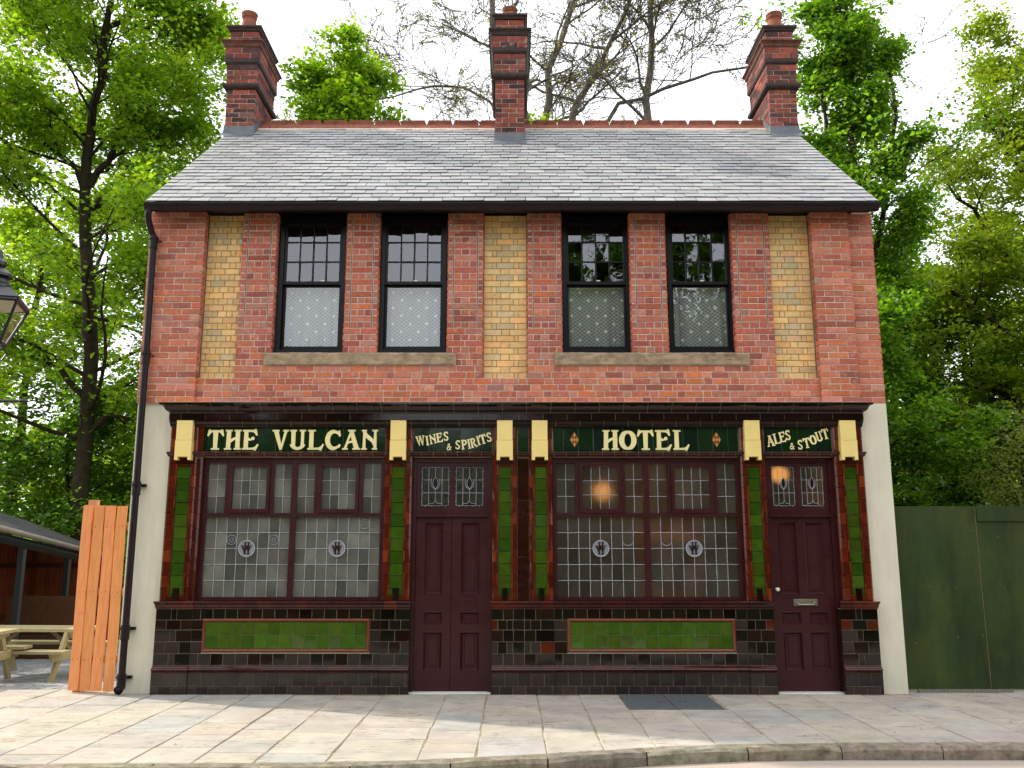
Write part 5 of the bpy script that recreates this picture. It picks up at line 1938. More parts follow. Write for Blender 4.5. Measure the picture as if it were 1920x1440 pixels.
def shelter_roof():
    mb = MB()
    vs, fs = [], []
    n = 150
    ya, yb = 2.6, 9.4
    for i in range(n + 1):
        y = ya + (yb - ya) * i / n
        c = 0.016 * math.cos(i * math.pi)
        t = (y - 3.5) / 3.5
        xe, ze = -8.39 - 0.35 * t, 2.13 - 0.32 * t
        vs += [(xe, y, ze + c), (xe - 2.2, y, ze + 0.80 + c), (xe, y, ze + c - 0.012), (xe - 2.2, y, ze + 0.79 + c)]
    for i in range(n):
        for (p, q) in ((0, 1), (3, 2), (2, 0), (1, 3)):
            fs.append((i * 4 + p, i * 4 + q, i * 4 + 4 + q, i * 4 + 4 + p))
    mb.add(vs, fs)
    mb.build('corrugated_roof', M['roof_sheet'], s_)
    eave = lambda y, dz=0.0, dx=0.0: (-8.39 - 0.1 * (y - 3.5) + dx, y, 2.13 - 0.0914 * (y - 3.5) + dz)
    mb = MB()
    mb.tube([eave(2.6, -0.07, 0.04), eave(9.3, -0.07, 0.04)], 0.05, 10)
    mb.build('gutter', M['gutter_grey'], s_)
    mb = MB()
    mb.tube([eave(2.6, -0.2, -0.05), eave(9.3, -0.2, -0.05)], 0.085, 4)
    mb.build('eaves_beam', M['green_metal'], s_)
    for y in (2.7, 4.7, 6.8, 8.9):
        e_ = eave(y, -0.2, -0.12)
        mb = MB()
        mb.box(e_[0] - 0.05, e_[0] + 0.05, y - 0.05, y + 0.05, -0.42, e_[2])
        mb.build('post', M['green_metal'], s_)
    # end wall and back wall of upright boards with light between them
    x = -11.4
    while x < -8.75:
        w = wr.uniform(0.14, 0.17)
        mb = MB()
        mb.box(x, x + w - 0.014, 8.55, 8.575, -0.4, 1.80, vary((0.17, 0.042, 0.015), 0.3, wr))
        mb.build('board', M['dark_wood'], s_)
        x += w
    y = 2.6
    while y < 8.5:
        w = wr.uniform(0.14, 0.17)
        mb = MB()
        mb.box(-10.55, -10.525, y, y + w - 0.012, -0.4, 2.35 - 0.09 * (y - 3.5), vary((0.17, 0.042, 0.015), 0.3, wr))
        mb.build('board', M['dark_wood'], s_)
        y += w
    for z in (0.3, 1.35):
        mb = MB()
        mb.box(-11.3, -8.75, 8.50, 8.549, z, z + 0.1, (0.06, 0.02, 0.01))
        mb.box(-10.524, -10.48, 2.6, 8.48, z, z + 0.1, (0.06, 0.02, 0.01))
        mb.build('rail', M['dark_wood'], s_)


shelter_roof()
bn = thing('timber_bench', (-8.9, 6.0, -0.26), 'dark timber bench box under the shelter behind the picnic tables', 'bench')
mb = MB()
mb.box(-9.6, -8.25, 5.7, 6.2, -0.26, 0.22, (0.055, 0.026, 0.012))
mb.build('box_front', M['dark_wood'], bn)
for k in range(3):
    mb = MB()
    mb.box(-9.66, -8.2, 5.66 + k * 0.19, 5.84 + k * 0.19, 0.221, 0.26, vary((0.075, 0.034, 0.015), 0.2, wr))
    mb.build('seat_plank', M['dark_wood'], bn)
mb = MB()
mb.box(-9.66, -8.2, 6.24, 6.29, 0.1, 0.85, (0.08, 0.036, 0.016))
mb.build('backrest', M['dark_wood'], bn)

# street lamp at the left edge
LX, LY = -4.62, -3.6
lm = thing('street_lamp', (LX, LY, 0), 'black four-sided lantern street lamp with ladder bar at the left edge', 'street lamp')
mb = MB()
mb.lathe([(0.15, 0.0), (0.15, 0.30), (0.12, 0.36), (0.10, 0.42), (0.10, 0.9), (0.115, 0.93), (0.08, 1.0), (0.055, 1.1), (0.045, 2.9), (0.06, 2.93), (0.06, 3.0), (0.045, 3.05), (0.035, 3.36)], LX, LY, 16)
mb.build('post', M['lamp_black'], lm, True)
mb = MB()
mb.tube([(LX - 0.36, LY, 2.98), (LX + 0.30, LY, 2.98)], 0.014, 8)
for sx in (-1, 1):
    mb.tube([(LX + sx * 0.30, LY, 2.98), (LX + sx * 0.325, LY, 2.98), (LX + sx * 0.345, LY, 2.98), (LX + sx * 0.385, LY, 2.98)], [0.014, 0.022, 0.02, 0.006], 8)
mb.build('ladder_bar', M['lamp_black'], lm)
a45 = math.pi / 4 + 0.30
mb = MB()
hb, ht = 0.135, 0.315                                     # half diagonals bottom, top
zb, zt = 3.50, 3.86
for k in range(4):
    a = a45 + k * math.pi / 2
    b = a + math.pi / 2
    P0, P1 = (LX + hb * math.cos(a), LY + hb * math.sin(a), zb), (LX + ht * math.cos(a), LY + ht * math.sin(a), zt)
    Q0, Q1 = (LX + hb * math.cos(b), LY + hb * math.sin(b), zb), (LX + ht * math.cos(b), LY + ht * math.sin(b), zt)
    mb.tube([P0, P1], 0.014, 6)
    mb.tube([P0, Q0], 0.014, 6)
    mb.tube([P1, Q1], 0.017, 6)
mb.build('lantern_frame', M['lamp_black'], lm)
for k in range(4):
    a = a45 + k * math.pi / 2
    b = a + math.pi / 2
    g_ = MB()
    g_.add([(LX + hb * math.cos(a), LY + hb * math.sin(a), zb), (LX + hb * math.cos(b), LY + hb * math.sin(b), zb), (LX + ht * math.cos(b), LY + ht * math.sin(b), zt), (LX + ht * math.cos(a), LY + ht * math.sin(a), zt)], [(0, 1, 2, 3)])
    g_.build('pane', M['lamp_glass'], lm)
mb = MB()
mb.lathe([(0.33, 3.865), (0.335, 3.885), (0.20, 3.985), (0.145, 4.01)], LX, LY, 4, a0=a45)
mb.lathe([(0.13, 4.005), (0.125, 4.03), (0.10, 4.05), (0.085, 4.10), (0.12, 4.11), (0.115, 4.135), (0.07, 4.18), (0.045, 4.20), (0.06, 4.22), (0.06, 4.25), (0.03, 4.28), (0.012, 4.36)], LX, LY, 18)
mb.build('lantern_roof', M['lamp_black'], lm)
mb = MB()
mb.lathe([(0.05, 3.40), (0.07, 3.42), (0.05, 3.46), (0.135, 3.485), (0.135, 3.497)], LX, LY, 14)
for k in range(4):
    a = a45 + k * math.pi / 2
    c_, s2 = math.cos(a), math.sin(a)
    mb.tube([(LX + 0.12 * c_, LY + 0.12 * s2, 3.49), (LX + 0.15 * c_, LY + 0.15 * s2, 3.43), (LX + 0.11 * c_, LY + 0.11 * s2, 3.36), (LX + 0.04 * c_, LY + 0.04 * s2, 3.36)], 0.008, 6)
mb.build('lantern_cradle', M['lamp_black'], lm)
mb = MB()
mb.lathe([(0.27, 3.855), (0.10, 3.80), (0.02, 3.79)], LX, LY, 4, a0=a45)
mb.build('reflector', M['ceramic'], lm)

rng = np.random.default_rng(5)
n = 420
C = np.stack([rng.uniform(-6.5, 6.8, n), -0.16 - 3.0 * rng.beta(1.0, 1.6, n), np.full(n, 0.009)], axis=1)
ktop = np.array([kerb_y(x) for x in C[:, 0]])
C = C[C[:, 1] > ktop + 0.05]
V = []
for c in C:
    a = rng.uniform(0, 6.28)
    l, w = rng.uniform(0.008, 0.022), rng.uniform(0.004, 0.009)
    u = np.array([math.cos(a), math.sin(a), 0]) * l
    v = np.array([-math.sin(a), math.cos(a), 0]) * w
    V += [c - u, c + v, c + u + np.array([0, 0, 0.004]), c - v]
V = np.array(V)
F = np.arange(len(V)).reshape(-1, 4)
T = np.array([(0.16, 0.11, 0.05), (0.10, 0.08, 0.04), (0.5, 0.46, 0.38), (0.2, 0.16, 0.05)])[rng.integers(0, 4, len(F))]
o = np_mesh('leaf_litter', V, F, T, mat('litter', None, 0.9, 0.1, 0.2, 20))
tag(o, 'scattered bud scales and grit on the pavement', 'litter', kind='stuff')

# ================================================================== TREES
def tubes_np(branches, k_by_r):
    """(pts, radii) list to one vertex and quad array"""
    V, F = [], []
    base = 0
    for pts, rad in branches:
        k = k_by_r(rad[0])
        n = len(pts)
        d = np.gradient(pts, axis=0)
        d /= np.linalg.norm(d, axis=1)[:, None] + 1e-9
        ref = np.array([0.31, 0.95, 0.05]) if abs(d[0][1]) < 0.8 else np.array([1.0, 0.1, 0.0])
        a = np.cross(d, ref)
        a /= np.linalg.norm(a, axis=1)[:, None] + 1e-9
        b = np.cross(d, a)
        ang = np.arange(k) * 2 * np.pi / k
        ring = pts[:, None, :] + rad[:, None, None] * (a[:, None, :] * np.cos(ang)[None, :, None] + b[:, None, :] * np.sin(ang)[None, :, None])
        V.append(ring.reshape(-1, 3))
        i = np.arange(n - 1)[:, None] * k
        j = np.arange(k)[None, :]
        j2 = (j + 1) % k
        q = np.stack([i + j, i + j2, i + k + j2, i + k + j], axis=-1).reshape(-1, 4) + base
        F.append(q)
        base += n * k
    return np.concatenate(V), np.concatenate(F)


def curve_branch(rng, start, dirv, length, r0, n=7, droop=0.0, wob=0.12, taper=0.25):
    pts = [np.array(start, float)]
    d = np.array(dirv, float)
    d /= np.linalg.norm(d)
    for i in range(n - 1):
        d = d + rng.normal(0, wob, 3) + np.array([0, 0, droop])
        d /= np.linalg.norm(d)
        pts.append(pts[-1] + d * length / (n - 1))
    t = np.linspace(0, 1, n)
    return np.array(pts), r0 * (1 - (1 - taper) * t)


def at_t(pts, t):
    f = t * (len(pts) - 1)
    i = min(int(f), len(pts) - 2)
    u = f - i
    return pts[i] * (1 - u) + pts[i + 1] * u, (pts[i + 1] - pts[i])


def leaves_np(rng, centres, size, pal, upness=0.7, aspect=0.75, shade=None):
    n = len(centres)
    nrm = rng.normal(0, 1, (n, 3))
    nrm[:, 2] = np.abs(nrm[:, 2]) + upness * 1.6
    nrm /= np.linalg.norm(nrm, axis=1)[:, None]
    t = np.cross(nrm, rng.normal(0, 1, (n, 3)))
    t /= np.linalg.norm(t, axis=1)[:, None]
    b = np.cross(nrm, t)
    s = size * rng.uniform(0.6, 1.3, n)[:, None]
    p0 = centres - t * s * 0.5
    p2 = centres + t * s * 0.5 - nrm * s * 0.12
    p1 = centres + b * s * 0.5 * aspect + nrm * s * 0.10
    p3 = centres - b * s * 0.5 * aspect + nrm * s * 0.10
    V = np.stack([p0, p1, p2, p3], axis=1).reshape(-1, 3)
    i = np.arange(n)[:, None] * 4
    F = np.stack([i + np.array([[0, 1, 2]]), i + np.array([[0, 2, 3]])], axis=1).reshape(-1, 3)
    pal = np.array(pal)
    c = pal[rng.integers(0, len(pal), n)] * rng.uniform(0.75, 1.25, (n, 1))
    return V, F, np.repeat(c, 2, axis=0)


def tree(name, label, trunk, r0, r1, seed, limbs=(), n_limb=14, h0=0.3, spread=None, elev=(0.1, 0.9), n2=7, n3=4, n_leaf=20000,
         leaf=0.13, sig=0.22, flat=0.55, pal=((0.05, 0.14, 0.012),), bark=None, l2=0.42, l3=0.4, droop=0.0, group='trees around the pub', up=0.7, twig=True, cat='tree', crown_scale=1.0, clear=0.0):
    rng = np.random.default_rng(seed)
    trunk = np.array(trunk, float)
    # resample the trunk
    tt = np.linspace(0, 1, 16)
    P = np.array([at_t(trunk, t)[0] for t in tt])
    P[2:-1] += rng.normal(0, 0.04, (13, 3))
    H = P[-1][2] - P[0][2]
    rad = r0 + (r1 - r0) * tt ** 0.8
    rad[0] *= 1.35
    br_ = [(P, rad)]
    lim = []
    for pts in limbs:
        pts = np.array(pts, float)
        q = np.array([at_t(pts, t)[0] for t in np.linspace(0, 1, 8)])
        q[1:] += rng.normal(0, 0.06, (7, 3))
        lim.append((q, np.linspace(r1 * 0.8 + r0 * 0.22, 0.03, 8)))
    az = rng.uniform(0, 6.28)
    for i in range(n_limb):
        h = h0 + (0.97 - h0) * (i + rng.uniform(0, 0.8)) / n_limb
        st, _ = at_t(P, h)
        az += 2.4 + rng.uniform(-0.5, 0.5)
        e = elev[0] + (elev[1] - elev[0]) * h + rng.uniform(-0.15, 0.15)
        d = np.array([math.cos(az) * math.cos(e), math.sin(az) * math.cos(e), math.sin(e)])
        L = spread(h) * rng.uniform(0.75, 1.15)
        lim.append(curve_branch(rng, st, d, L, max(0.025, (r0 + (r1 - r0) * h) * 0.30), 8, droop + 0.03, 0.13))
    br_ += lim
    anchors = []
    for pts, rd in lim:
        L = np.linalg.norm(np.diff(pts, axis=0), axis=1).sum()
        for k in range(n2):
            t = 0.22 + 0.78 * (k + rng.uniform(0, 1)) / n2
            st, dv = at_t(pts, min(t, 0.999))
            dv = dv / np.linalg.norm(dv)
            side = np.cross(dv, rng.normal(0, 1, 3))
            side /= np.linalg.norm(side)
            d = dv * rng.uniform(0.4, 1.0) + side * rng.uniform(0.5, 1.0)
            d[2] *= 0.7
            b2 = curve_branch(rng, st, d, max(0.5, L * l2 * (1.15 - 0.6 * t) * rng.uniform(0.7, 1.2)), max(0.012, rd[0] * 0.33 * (1.1 - t * 0.6)), 5, droop, 0.16)
            br_.append(b2)
            L2 = np.linalg.norm(np.diff(b2[0], axis=0), axis=1).sum()
            for k3 in range(n3):
                t3 = 0.25 + 0.75 * (k3 + rng.uniform(0, 1)) / n3
                s3, d3 = at_t(b2[0], min(t3, 0.999))
                d3 = d3 / np.linalg.norm(d3) * 0.7 + rng.normal(0, 0.6, 3) * np.array([1, 1, 0.6])
                b3 = curve_branch(rng, s3, d3, max(0.25, L2 * l3 * rng.uniform(0.6, 1.3)), 0.011, 4, droop, 0.2)
                if twig:
                    br_.append(b3)
                anchors.append(b3[0])
            anchors.append(np.array([at_t(b2[0], t)[0] for t in (0.5, 0.7, 0.85, 1.0)]))
    A = np.concatenate(anchors)
    base = tuple(trunk[0])
    root = thing(name, base, label, cat, group)
    V, F = tubes_np(br_, lambda r: 10 if r > 0.12 else (6 if r > 0.04 else (4 if r > 0.014 else 3)))
    np_mesh('trunk', V, F, None, bark or M['bark'], root, base, True)
    if n_leaf:
        idx = rng.integers(0, len(A), n_leaf)
        # clump strength varies from spray to spray
        wgt = rng.uniform(0.2, 1.0, len(A))
        keep = rng.uniform(0, 1, n_leaf) < wgt[idx]
        idx = np.concatenate([idx[keep], rng.choice(len(A), n_leaf - keep.sum(), p=wgt / wgt.sum())])
        C = A[idx] + rng.normal(0, 1, (len(idx), 3)) * np.array([sig, sig, sig * flat])
        if clear:                                          # the inner trunk stays bare
            tx = np.interp(C[:, 2], P[:, 2], P[:, 0])
            hide = (np.abs(C[:, 0] + (C[:, 1] - P[0, 1]) * 0.48 - tx) < clear) & (C[:, 1] < P[0, 1] + 0.2) & (rng.uniform(0, 1, len(C)) < 0.88)
            C = C[~hide]
        V, F, T = leaves_np(rng, C, leaf, pal, up)
        np_mesh('crown', V, F, T, M['leaf'], root, base)
    return root


PAL_MAPLE = [(0.105, 0.225, 0.014), (0.125, 0.255, 0.016), (0.085, 0.195, 0.014), (0.15, 0.275, 0.018)]
PAL_LIME = [(0.150, 0.275, 0.014), (0.180, 0.300, 0.020), (0.120, 0.245, 0.014), (0.20, 0.305, 0.028)]
PAL_DARK = [(0.055, 0.140, 0.018), (0.068, 0.160, 0.018), (0.045, 0.120, 0.017), (0.080, 0.175, 0.018)]
PAL_BEECH = [(0.135, 0.225, 0.017), (0.160, 0.245, 0.020), (0.115, 0.20, 0.016), (0.19, 0.26, 0.028)]
PAL_OVER = [(0.035, 0.092, 0.014), (0.045, 0.110, 0.014), (0.028, 0.078, 0.013)]

# tall maple at the left
X1, Y1 = -10.75, 11.0
tree('maple_tree', 'tall maple with dark trunk behind the shelter at the left', [(X1 + .1, Y1, -0.4), (X1 + .1, Y1, 2.8), (X1 - .06, Y1, 6.2), (X1 - .33, Y1, 9.3), (X1 - .55, Y1, 11.6), (X1 - .6, Y1, 13.0), (X1 - .4, Y1, 14.6), (X1 - .3, Y1, 17), (X1, Y1, 20)], 0.235, 0.06, 101,
     limbs=[[(-11.3, Y1, 11.0), (-11.75, Y1 - .1, 11.9), (-12.4, Y1 - .3, 12.8), (-13.3, Y1 - .6, 13.6)],
            [(-11.2, Y1, 11.2), (-10.6, Y1 - .2, 12.0), (-10.2, Y1 - .4, 12.7), (-10.05, Y1 - .5, 13.9)],
            [(-11.3, Y1, 14.9), (-10.8, Y1 - .2, 15.9), (-10.0, Y1 - .3, 16.4), (-8.2, Y1 - .4, 15.9)],
            [(-11.1, Y1, 10.6), (-10.2, Y1 - .2, 10.9), (-9.2, Y1 - .3, 10.7), (-7.4, Y1 + .1, 10.8)],
            [(-10.9, Y1, 5.6), (-11.5, Y1 - .2, 6.3), (-12.1, Y1 - .4, 6.5), (-13.0, Y1 - .5, 5.9)],
            [(-10.7, Y1, 4.6), (-10.1, Y1 - .2, 5.2), (-9.4, Y1 - .3, 5.0), (-8.6, Y1 - .3, 4.3)]],
     n_limb=46, h0=0.18, spread=lambda h: 5.2 - 1.6 * h, elev=(0.05, 0.9), n2=10, n3=5, n_leaf=125000, leaf=0.135, sig=0.21, flat=0.5, pal=PAL_MAPLE + PAL_LIME, clear=0.42, l3=0.55)
# lighter limes and shrubs behind it
tree('lime_tree', 'pale green lime tree behind the tall maple at the left edge', [(-15.5, 16, -0.4), (-15.2, 16, 5), (-15, 16, 13)], 0.24, 0.06, 102,
     n_limb=20, h0=0.1, spread=lambda h: 4.2 - 1.2 * h, elev=(0.0, 0.8), n_leaf=42000, leaf=0.16, sig=0.30, pal=PAL_LIME)
tree('lime_tree', 'sunlit lime tree low behind the drainpipe and brick corner', [(-9.3, 19, -0.4), (-9.2, 19, 3.5), (-9.4, 19, 9.2)], 0.2, 0.05, 103,
     n_limb=20, h0=0.08, spread=lambda h: 3.6 - 1.2 * h, elev=(0.0, 0.8), n_leaf=40000, leaf=0.155, sig=0.32, pal=PAL_LIME)
tree('laurel_shrub', 'dark green shrub rising directly above the shelter roof', [(-11.9, 12.6, -0.4), (-11.8, 12.6, 2), (-12, 12.6, 5.0)], 0.1, 0.04, 104,
     n_limb=20, h0=0.1, spread=lambda h: 3.0 - 0.8 * h, elev=(0.0, 0.7), n_leaf=16000, leaf=0.16, sig=0.30, pal=PAL_DARK, cat='shrub', group='shrubs behind the yard')
tree('maple_sapling', 'mid green young maple between the shelter and the orange fence', [(-8.9, 12.2, -0.4), (-8.8, 12.2, 2), (-8.9, 12.2, 5.6)], 0.09, 0.03, 105,
     n_limb=18, h0=0.1, spread=lambda h: 2.3 - 0.8 * h, elev=(0.0, 0.7), n_leaf=13000, leaf=0.15, sig=0.28, pal=PAL_MAPLE, group='shrubs behind the yard')
# behind the roof
tree('maple_tree', 'leafy maple top above the roof right of the left chimney', [(-4.7, 13.5, -0.4), (-4.7, 13.5, 8), (-5.2, 13.5, 16.1)], 0.2, 0.03, 106,
     n_limb=44, h0=0.70, spread=lambda h: 3.4 - 2.0 * h, elev=(-0.1, 0.9), n2=7, n3=4, n_leaf=21000, leaf=0.15, sig=0.17, pal=PAL_LIME[:3] + PAL_MAPLE[:2], crown_scale=1)


def bare_tree(name, label, stems, seed, n_leaf, pal):
    """leafless early-spring tree: several limbs forking again and again"""
    rng = np.random.default_rng(seed)
    br_ = []
    tips = []

    def fork(st, d, L, r, lev):
        p, rd = curve_branch(rng, st, d, L, r, 7, 0.015, 0.15 if lev else 0.09, 0.45)
        br_.append((p, rd))
        if lev >= 4:
            tips.append(p)
            return
        n = (5, 6, 5, 5)[lev]
        for k in range(n):
            t = 0.3 + 0.7 * (k + rng.uniform(0.2, 1)) / n
            s, dv = at_t(p, min(t, 0.999))
            dv = dv / np.linalg.norm(dv)
            side = np.cross(dv, rng.normal(0, 1, 3))
            side /= np.linalg.norm(side)
            nd = dv * rng.uniform(0.7, 1.1) + side * rng.uniform(0.5, 0.95)
            fork(s, nd, L * rng.uniform(0.42, 0.68), max(0.014, rd[min(int(t * 6), 6)] * rng.uniform(0.42, 0.62)), lev + 1)
    base = stems[0][0]
    root = thing(name, base, label, 'tree', 'trees around the pub')
    for pts, r in [(s, r) for *s, r in stems]:
        q = np.array(pts, float)
        P = np.array([at_t(q, t)[0] for t in np.linspace(0, 1, 9)])
        P[1:] += rng.normal(0, 0.09, (8, 3))
        rd = np.linspace(r, r * 0.5, 9)
        br_.append((P, rd))
        for k in range(7):
            t = 0.38 + 0.62 * (k + rng.uniform(0, 0.9)) / 7
            s, dv = at_t(P, min(t, 0.999))
            dv = dv / np.linalg.norm(dv)
            a = rng.uniform(0, 6.28)
            nd = dv * 0.45 + np.array([math.cos(a), 0.6 * math.sin(a), rng.uniform(-0.1, 0.45)]) * 0.95
            fork(s, nd, rng.uniform(2.0, 3.6), r * rng.uniform(0.22, 0.38), 1)
        fork(P[-1], P[-1] - P[-2], 4.0, r * 0.5, 1)
    V, F = tubes_np(br_, lambda r: 9 if r > 0.1 else (5 if r > 0.035 else 3))
    np_mesh('trunk', V, F, None, M['bark_pale'], root, base, True)
    A = np.concatenate(tips)
    idx = rng.integers(0, len(A), n_leaf)
    C = A[idx] + rng.normal(0, 0.05, (n_leaf, 3))
    V, F, T = leaves_np(rng, C, 0.075, pal, 0.3)
    np_mesh('crown', V, F, T, M['leaf'], root, base)


YB_ = 17.0
bare_tree('bare_tree', 'almost leafless spreading tree behind the roof between centre and right chimneys',
          [[(1.3, YB_, -0.4), (0.9, YB_, 9), (0.6, YB_, 15.5), (-0.2, YB_, 18.2), (-0.9, YB_, 21.5), 0.20],
           [(1.0, YB_, 10.0), (1.0, YB_, 15.5), (1.5, YB_, 18.4), (2.5, YB_, 21.5), 0.17],
           [(1.4, YB_, 10.0), (1.9, YB_, 15.6), (2.7, YB_, 18.0), (3.6, YB_, 19.3), 0.15],
           [(1.9, YB_, 9.5), (4.7, YB_, 15.6), (4.8, YB_, 18.4), (5.1, YB_, 22), 0.17],
           [(2.1, YB_, 13.5), (3.4, YB_, 16.6), (5.6, YB_, 17.4), (8.0, YB_, 18.2), 0.09],
           [(1.0, YB_, 14.2), (-0.6, YB_, 17.0), (-2.4, YB_, 17.6), (-4.0, YB_, 17.0), 0.065]], 108, 11000, [(0.20, 0.21, 0.06), (0.22, 0.20, 0.07), (0.18, 0.20, 0.06)])
for i, (xx, zz, n) in enumerate([(0.3, 15.4, 1500), (1.1, 15.5, 1700), (2.3, 15.2, 900), (-1.4, 15.1, 800), (-3.0, 15.0, 450)]):
    tree('maple_sapling', ['young maple tip just right of the centre chimney above the ridge', 'bushy young maple tip in front of the bare tree above the ridge', 'small maple tip furthest right above the ridge',
                           'small maple tip just left of the centre chimney above the ridge', 'tiny maple tip above the ridge midway between left and centre chimneys'][i],
         [(xx, 15.2, -0.4), (xx, 15.2, 8), (xx, 15.2, zz - 0.6)], 0.07, 0.02, 120 + i, n_limb=7, h0=0.86, spread=lambda h: 0.8, elev=(0.3, 0.9), n2=4, n3=2, n_leaf=n, leaf=0.17, sig=0.16, pal=PAL_LIME, group='maple tips above the ridge')

# right hand side
X5, Y5 = 8.45, 9.6
tree('maple_tree', 'tall dark green maple right of the right chimney', [(X5 - 0.4, Y5, -0.4), (X5 - 0.3, Y5, 5), (X5, Y5, 10), (X5 + 0.2, Y5, 15.6)], 0.22, 0.04, 109,
     limbs=[[(X5 - .2, Y5, 6.5), (X5 + 0.4, Y5 - .2, 9), (X5 + 1.0, Y5 - .3, 12), (X5 + 1.1, Y5 - .3, 14)], [(X5 - .2, Y5, 5.5), (X5 - 0.5, Y5 - .2, 8.5), (X5 - 0.6, Y5, 12), (X5 - 0.5, Y5, 14.6)]],
     n_limb=26, h0=0.25, spread=lambda h: 2.9 - 1.9 * h, elev=(0.15, 1.1), n2=7, n3=4, n_leaf=60000, leaf=0.125, sig=0.18, pal=PAL_MAPLE[:3] + PAL_DARK[:2], l3=0.65)
tree('beech_tree', 'yellow-green spreading beech at the right edge', [(16.6, 13.5, -0.4), (16.5, 13.5, 6), (16.6, 13.5, 17.0)], 0.3, 0.06, 110,
     limbs=[[(16.5, 13.5, 5.5), (14.6, 13, 7.2), (12.8, 12.6, 8.4), (11.3, 12.4, 9.0)], [(16.5, 13.5, 7.0), (14.6, 13, 9.4), (13.2, 12.8, 11.0), (12.4, 12.6, 12.0)], [(16.5, 13.5, 4.4), (14.2, 13, 5.6), (12.6, 12.6, 6.2), (11.0, 12.4, 6.4)], [(16.5, 13.5, 8.5), (15.2, 13, 11.4), (14.3, 12.8, 13.2), (13.6, 12.6, 14.2)]],
     n_limb=40, h0=0.18, spread=lambda h: 5.8 - 2.6 * h, elev=(0.1, 0.8), n2=9, n3=4, n_leaf=120000, leaf=0.13, sig=0.22, flat=0.4, pal=PAL_BEECH, l3=0.55)
tree('ivy_clad_tree', 'dark ivy-clad tree close behind the right corner of the pub', [(8.9, 13.0, -0.4), (9.0, 13, 4), (9.3, 13, 9)], 0.34, 0.1, 111,
     n_limb=24, h0=0.06, spread=lambda h: 2.4, elev=(0.0, 0.7), n_leaf=36000, leaf=0.14, sig=0.24, pal=PAL_DARK + PAL_MAPLE[:1])
tree('ivy_clad_tree', 'dark ivy-clad tree above the joint of the green hoarding', [(11.6, 14.6, -0.4), (11.7, 14.6, 4), (11.6, 14.6, 9.5)], 0.34, 0.1, 112,
     n_limb=24, h0=0.06, spread=lambda h: 2.6, elev=(0.0, 0.7), n_leaf=36000, leaf=0.14, sig=0.24, pal=PAL_DARK + PAL_MAPLE[:1])
tree('holly_tree', 'mid green tree low behind the hoarding at the right', [(13.9, 15.6, -0.4), (13.9, 15.6, 3), (14, 15.6, 8)], 0.16, 0.05, 113,
     n_limb=22, h0=0.06, spread=lambda h: 3.2 - 0.6 * h, elev=(0.0, 0.7), n_leaf=44000, leaf=0.13, sig=0.32, pal=PAL_MAPLE[:2] + PAL_DARK)
tree('willow_shrub', 'pale grey-green shrub at the right edge above the hoarding', [(11.9, 9.6, -0.4), (11.9, 9.6, 1.5), (11.9, 9.6, 3.6)], 0.05, 0.02, 114,
     n_limb=16, h0=0.2, spread=lambda h: 1.4, elev=(0.3, 1.0), n_leaf=9000, leaf=0.09, sig=0.2, pal=[(0.13, 0.19, 0.05), (0.16, 0.21, 0.06)], cat='shrub', group='shrubs behind the hoarding')
tree('birch_sapling', 'thin bare birch twigs right of the tall maple', [(11.6, 16, -0.4), (11.4, 16, 8), (11.2, 16, 15.5)], 0.06, 0.01, 115, n_limb=14, h0=0.6, spread=lambda h: 2.2 - 1.0 * h, elev=(0.4, 1.0), n2=5, n3=3, n_leaf=900, leaf=0.06, sig=0.05, pal=[(0.25, 0.2, 0.1)], bark=M['bark_pale'])

tree('lime_tree', 'fresh green tree filling the gap behind the beech and the tall maple', [(13.6, 20, -0.4), (13.6, 20, 5), (13.5, 20, 12)], 0.2, 0.05, 116,
     n_limb=26, h0=0.06, spread=lambda h: 4.2 - 2.0 * h, elev=(0.0, 0.8), n_leaf=42000, leaf=0.16, sig=0.28, pal=PAL_MAPLE[:3])
tree('lime_tree', 'fresh green tree at the right edge behind the beech', [(19.6, 20, -0.4), (19.6, 20, 5), (19.5, 20, 14)], 0.2, 0.05, 117,
     n_limb=26, h0=0.06, spread=lambda h: 4.8 - 2.0 * h, elev=(0.0, 0.8), n_leaf=42000, leaf=0.16, sig=0.28, pal=PAL_MAPLE[:3])

# the wood further back, one mass
rng = np.random.default_rng(77)
cl = []
for side in (-1, 1):
    for i in range(125):
        x = side * (rng.uniform(6.5, 40) if i < 80 else rng.uniform(20, 62))
        y = rng.uniform(21, 34) if i < 80 else rng.uniform(10, 34)
        top = rng.uniform(4.0, 8.0) if side < 0 else rng.uniform(4.5, 9.0)
        n = 420
        c = rng.normal(0, 1, (n, 3)) * np.array([1.3, 1.0, 1.0]) + np.array([x, y, 0])
        c[:, 2] = -0.4 + np.abs(rng.beta(1.3, 1.2, n)) * top
        cl.append(c)
C = np.concatenate(cl)
V, F, T = leaves_np(rng, C, 0.30, PAL_MAPLE + PAL_LIME, 0.5)
o = np_mesh('woodland', V, F, T, M['leaf'])
tag(o, 'dense green woodland undergrowth far behind the pub', 'woodland', kind='stuff')

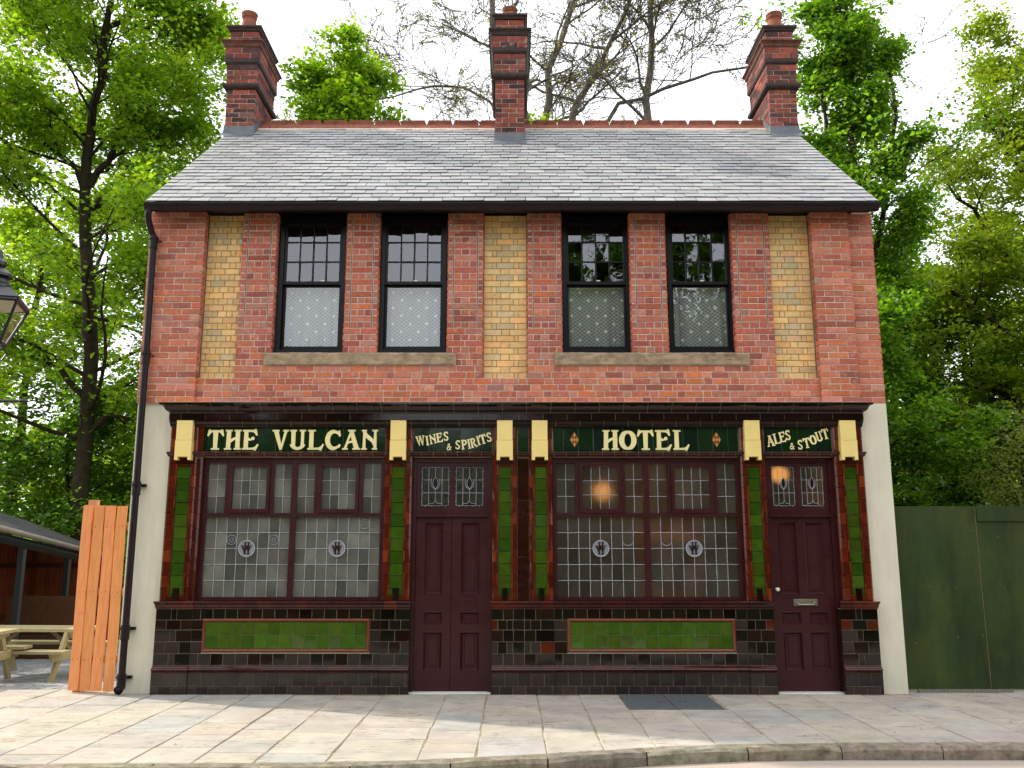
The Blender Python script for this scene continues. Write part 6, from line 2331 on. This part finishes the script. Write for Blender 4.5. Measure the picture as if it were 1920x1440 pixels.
rng = np.random.default_rng(78)  # unseen woodland, added so tiles and windows mirror a dark mass
cl = []
for i in range(150):
    x = -52 + 104 * i / 149 + rng.uniform(-1, 1)
    y = -27 - rng.uniform(0, 9)
    top = rng.uniform(5.5, 8.5) + (6.5 if 1.5 < x < 17 else 0)
    n_ = 620 if 1.5 < x < 17 else 320
    c = rng.normal(0, 1, (n_, 3)) * np.array([1.5, 1.0, 1.0]) + np.array([x, y, 0])
    c[:, 2] = -0.1 + rng.beta(1.2, 1.1, n_) * top
    cl.append(c)
C = np.concatenate(cl)
V, F, T = leaves_np(rng, C, 0.55, PAL_OVER, 0.3)
o = np_mesh('woodland', V, F, T, M['leaf'])
tag(o, 'unseen dense woodland over the road, added to darken what the pub front mirrors', 'woodland', kind='stuff')

# trees over the road behind the photographer, which the windows and tiles mirror
for i, (xx, hh, sp, yy) in enumerate([(-15, 10.5, 3.8, -31), (-8.5, 9.5, 2.6, -29), (4.4, 17.0, 3.8, -30), (10.5, 19.0, 5.4, -29), (18.5, 16, 5.0, -31), (-23, 13, 4.6, -32)]):
    tree('roadside_tree', ['low broad tree over the road, second from the left', 'small tree over the road facing the double door', 'slim tree over the road facing the right shop window', 'tallest tree over the road facing the single door',
                           'full tree over the road, far right', 'full tree over the road, far left'][i],
         [(xx, yy, -0.1), (xx, yy, hh * 0.5), (xx, yy, hh)], 0.25, 0.05, 200 + i, n_limb=14, h0=0.15, spread=lambda h, sp=sp: sp * (1.2 - 0.7 * h), elev=(0.05, 0.9), n2=6, n3=3, n_leaf=30000, leaf=0.28, sig=0.6, pal=PAL_OVER + PAL_DARK[:2], twig=False, group='trees over the road')
for i in range(7):
    xx = -24 + i * 8.0
    tree('hedge_bush', 'bush %s in the hedge over the road' % ('far left', 'second from left', 'third from left', 'in the middle', 'third from right', 'second from right', 'far right')[i] if False else
         ['leftmost bush', 'second bush from the left', 'third bush from the left', 'middle bush', 'third bush from the right', 'second bush from the right', 'rightmost bush'][i] + ' of the hedge over the road',
         [(xx, -25, -0.1), (xx, -25, 1.2), (xx, -25, 2.6)], 0.06, 0.03, 220 + i, n_limb=14, h0=0.1, spread=lambda h: 4.0, elev=(0.0, 0.3), n2=6, n3=3, n_leaf=5000, leaf=0.30, sig=0.45, pal=PAL_OVER, twig=False, cat='bush', group='hedge over the road')
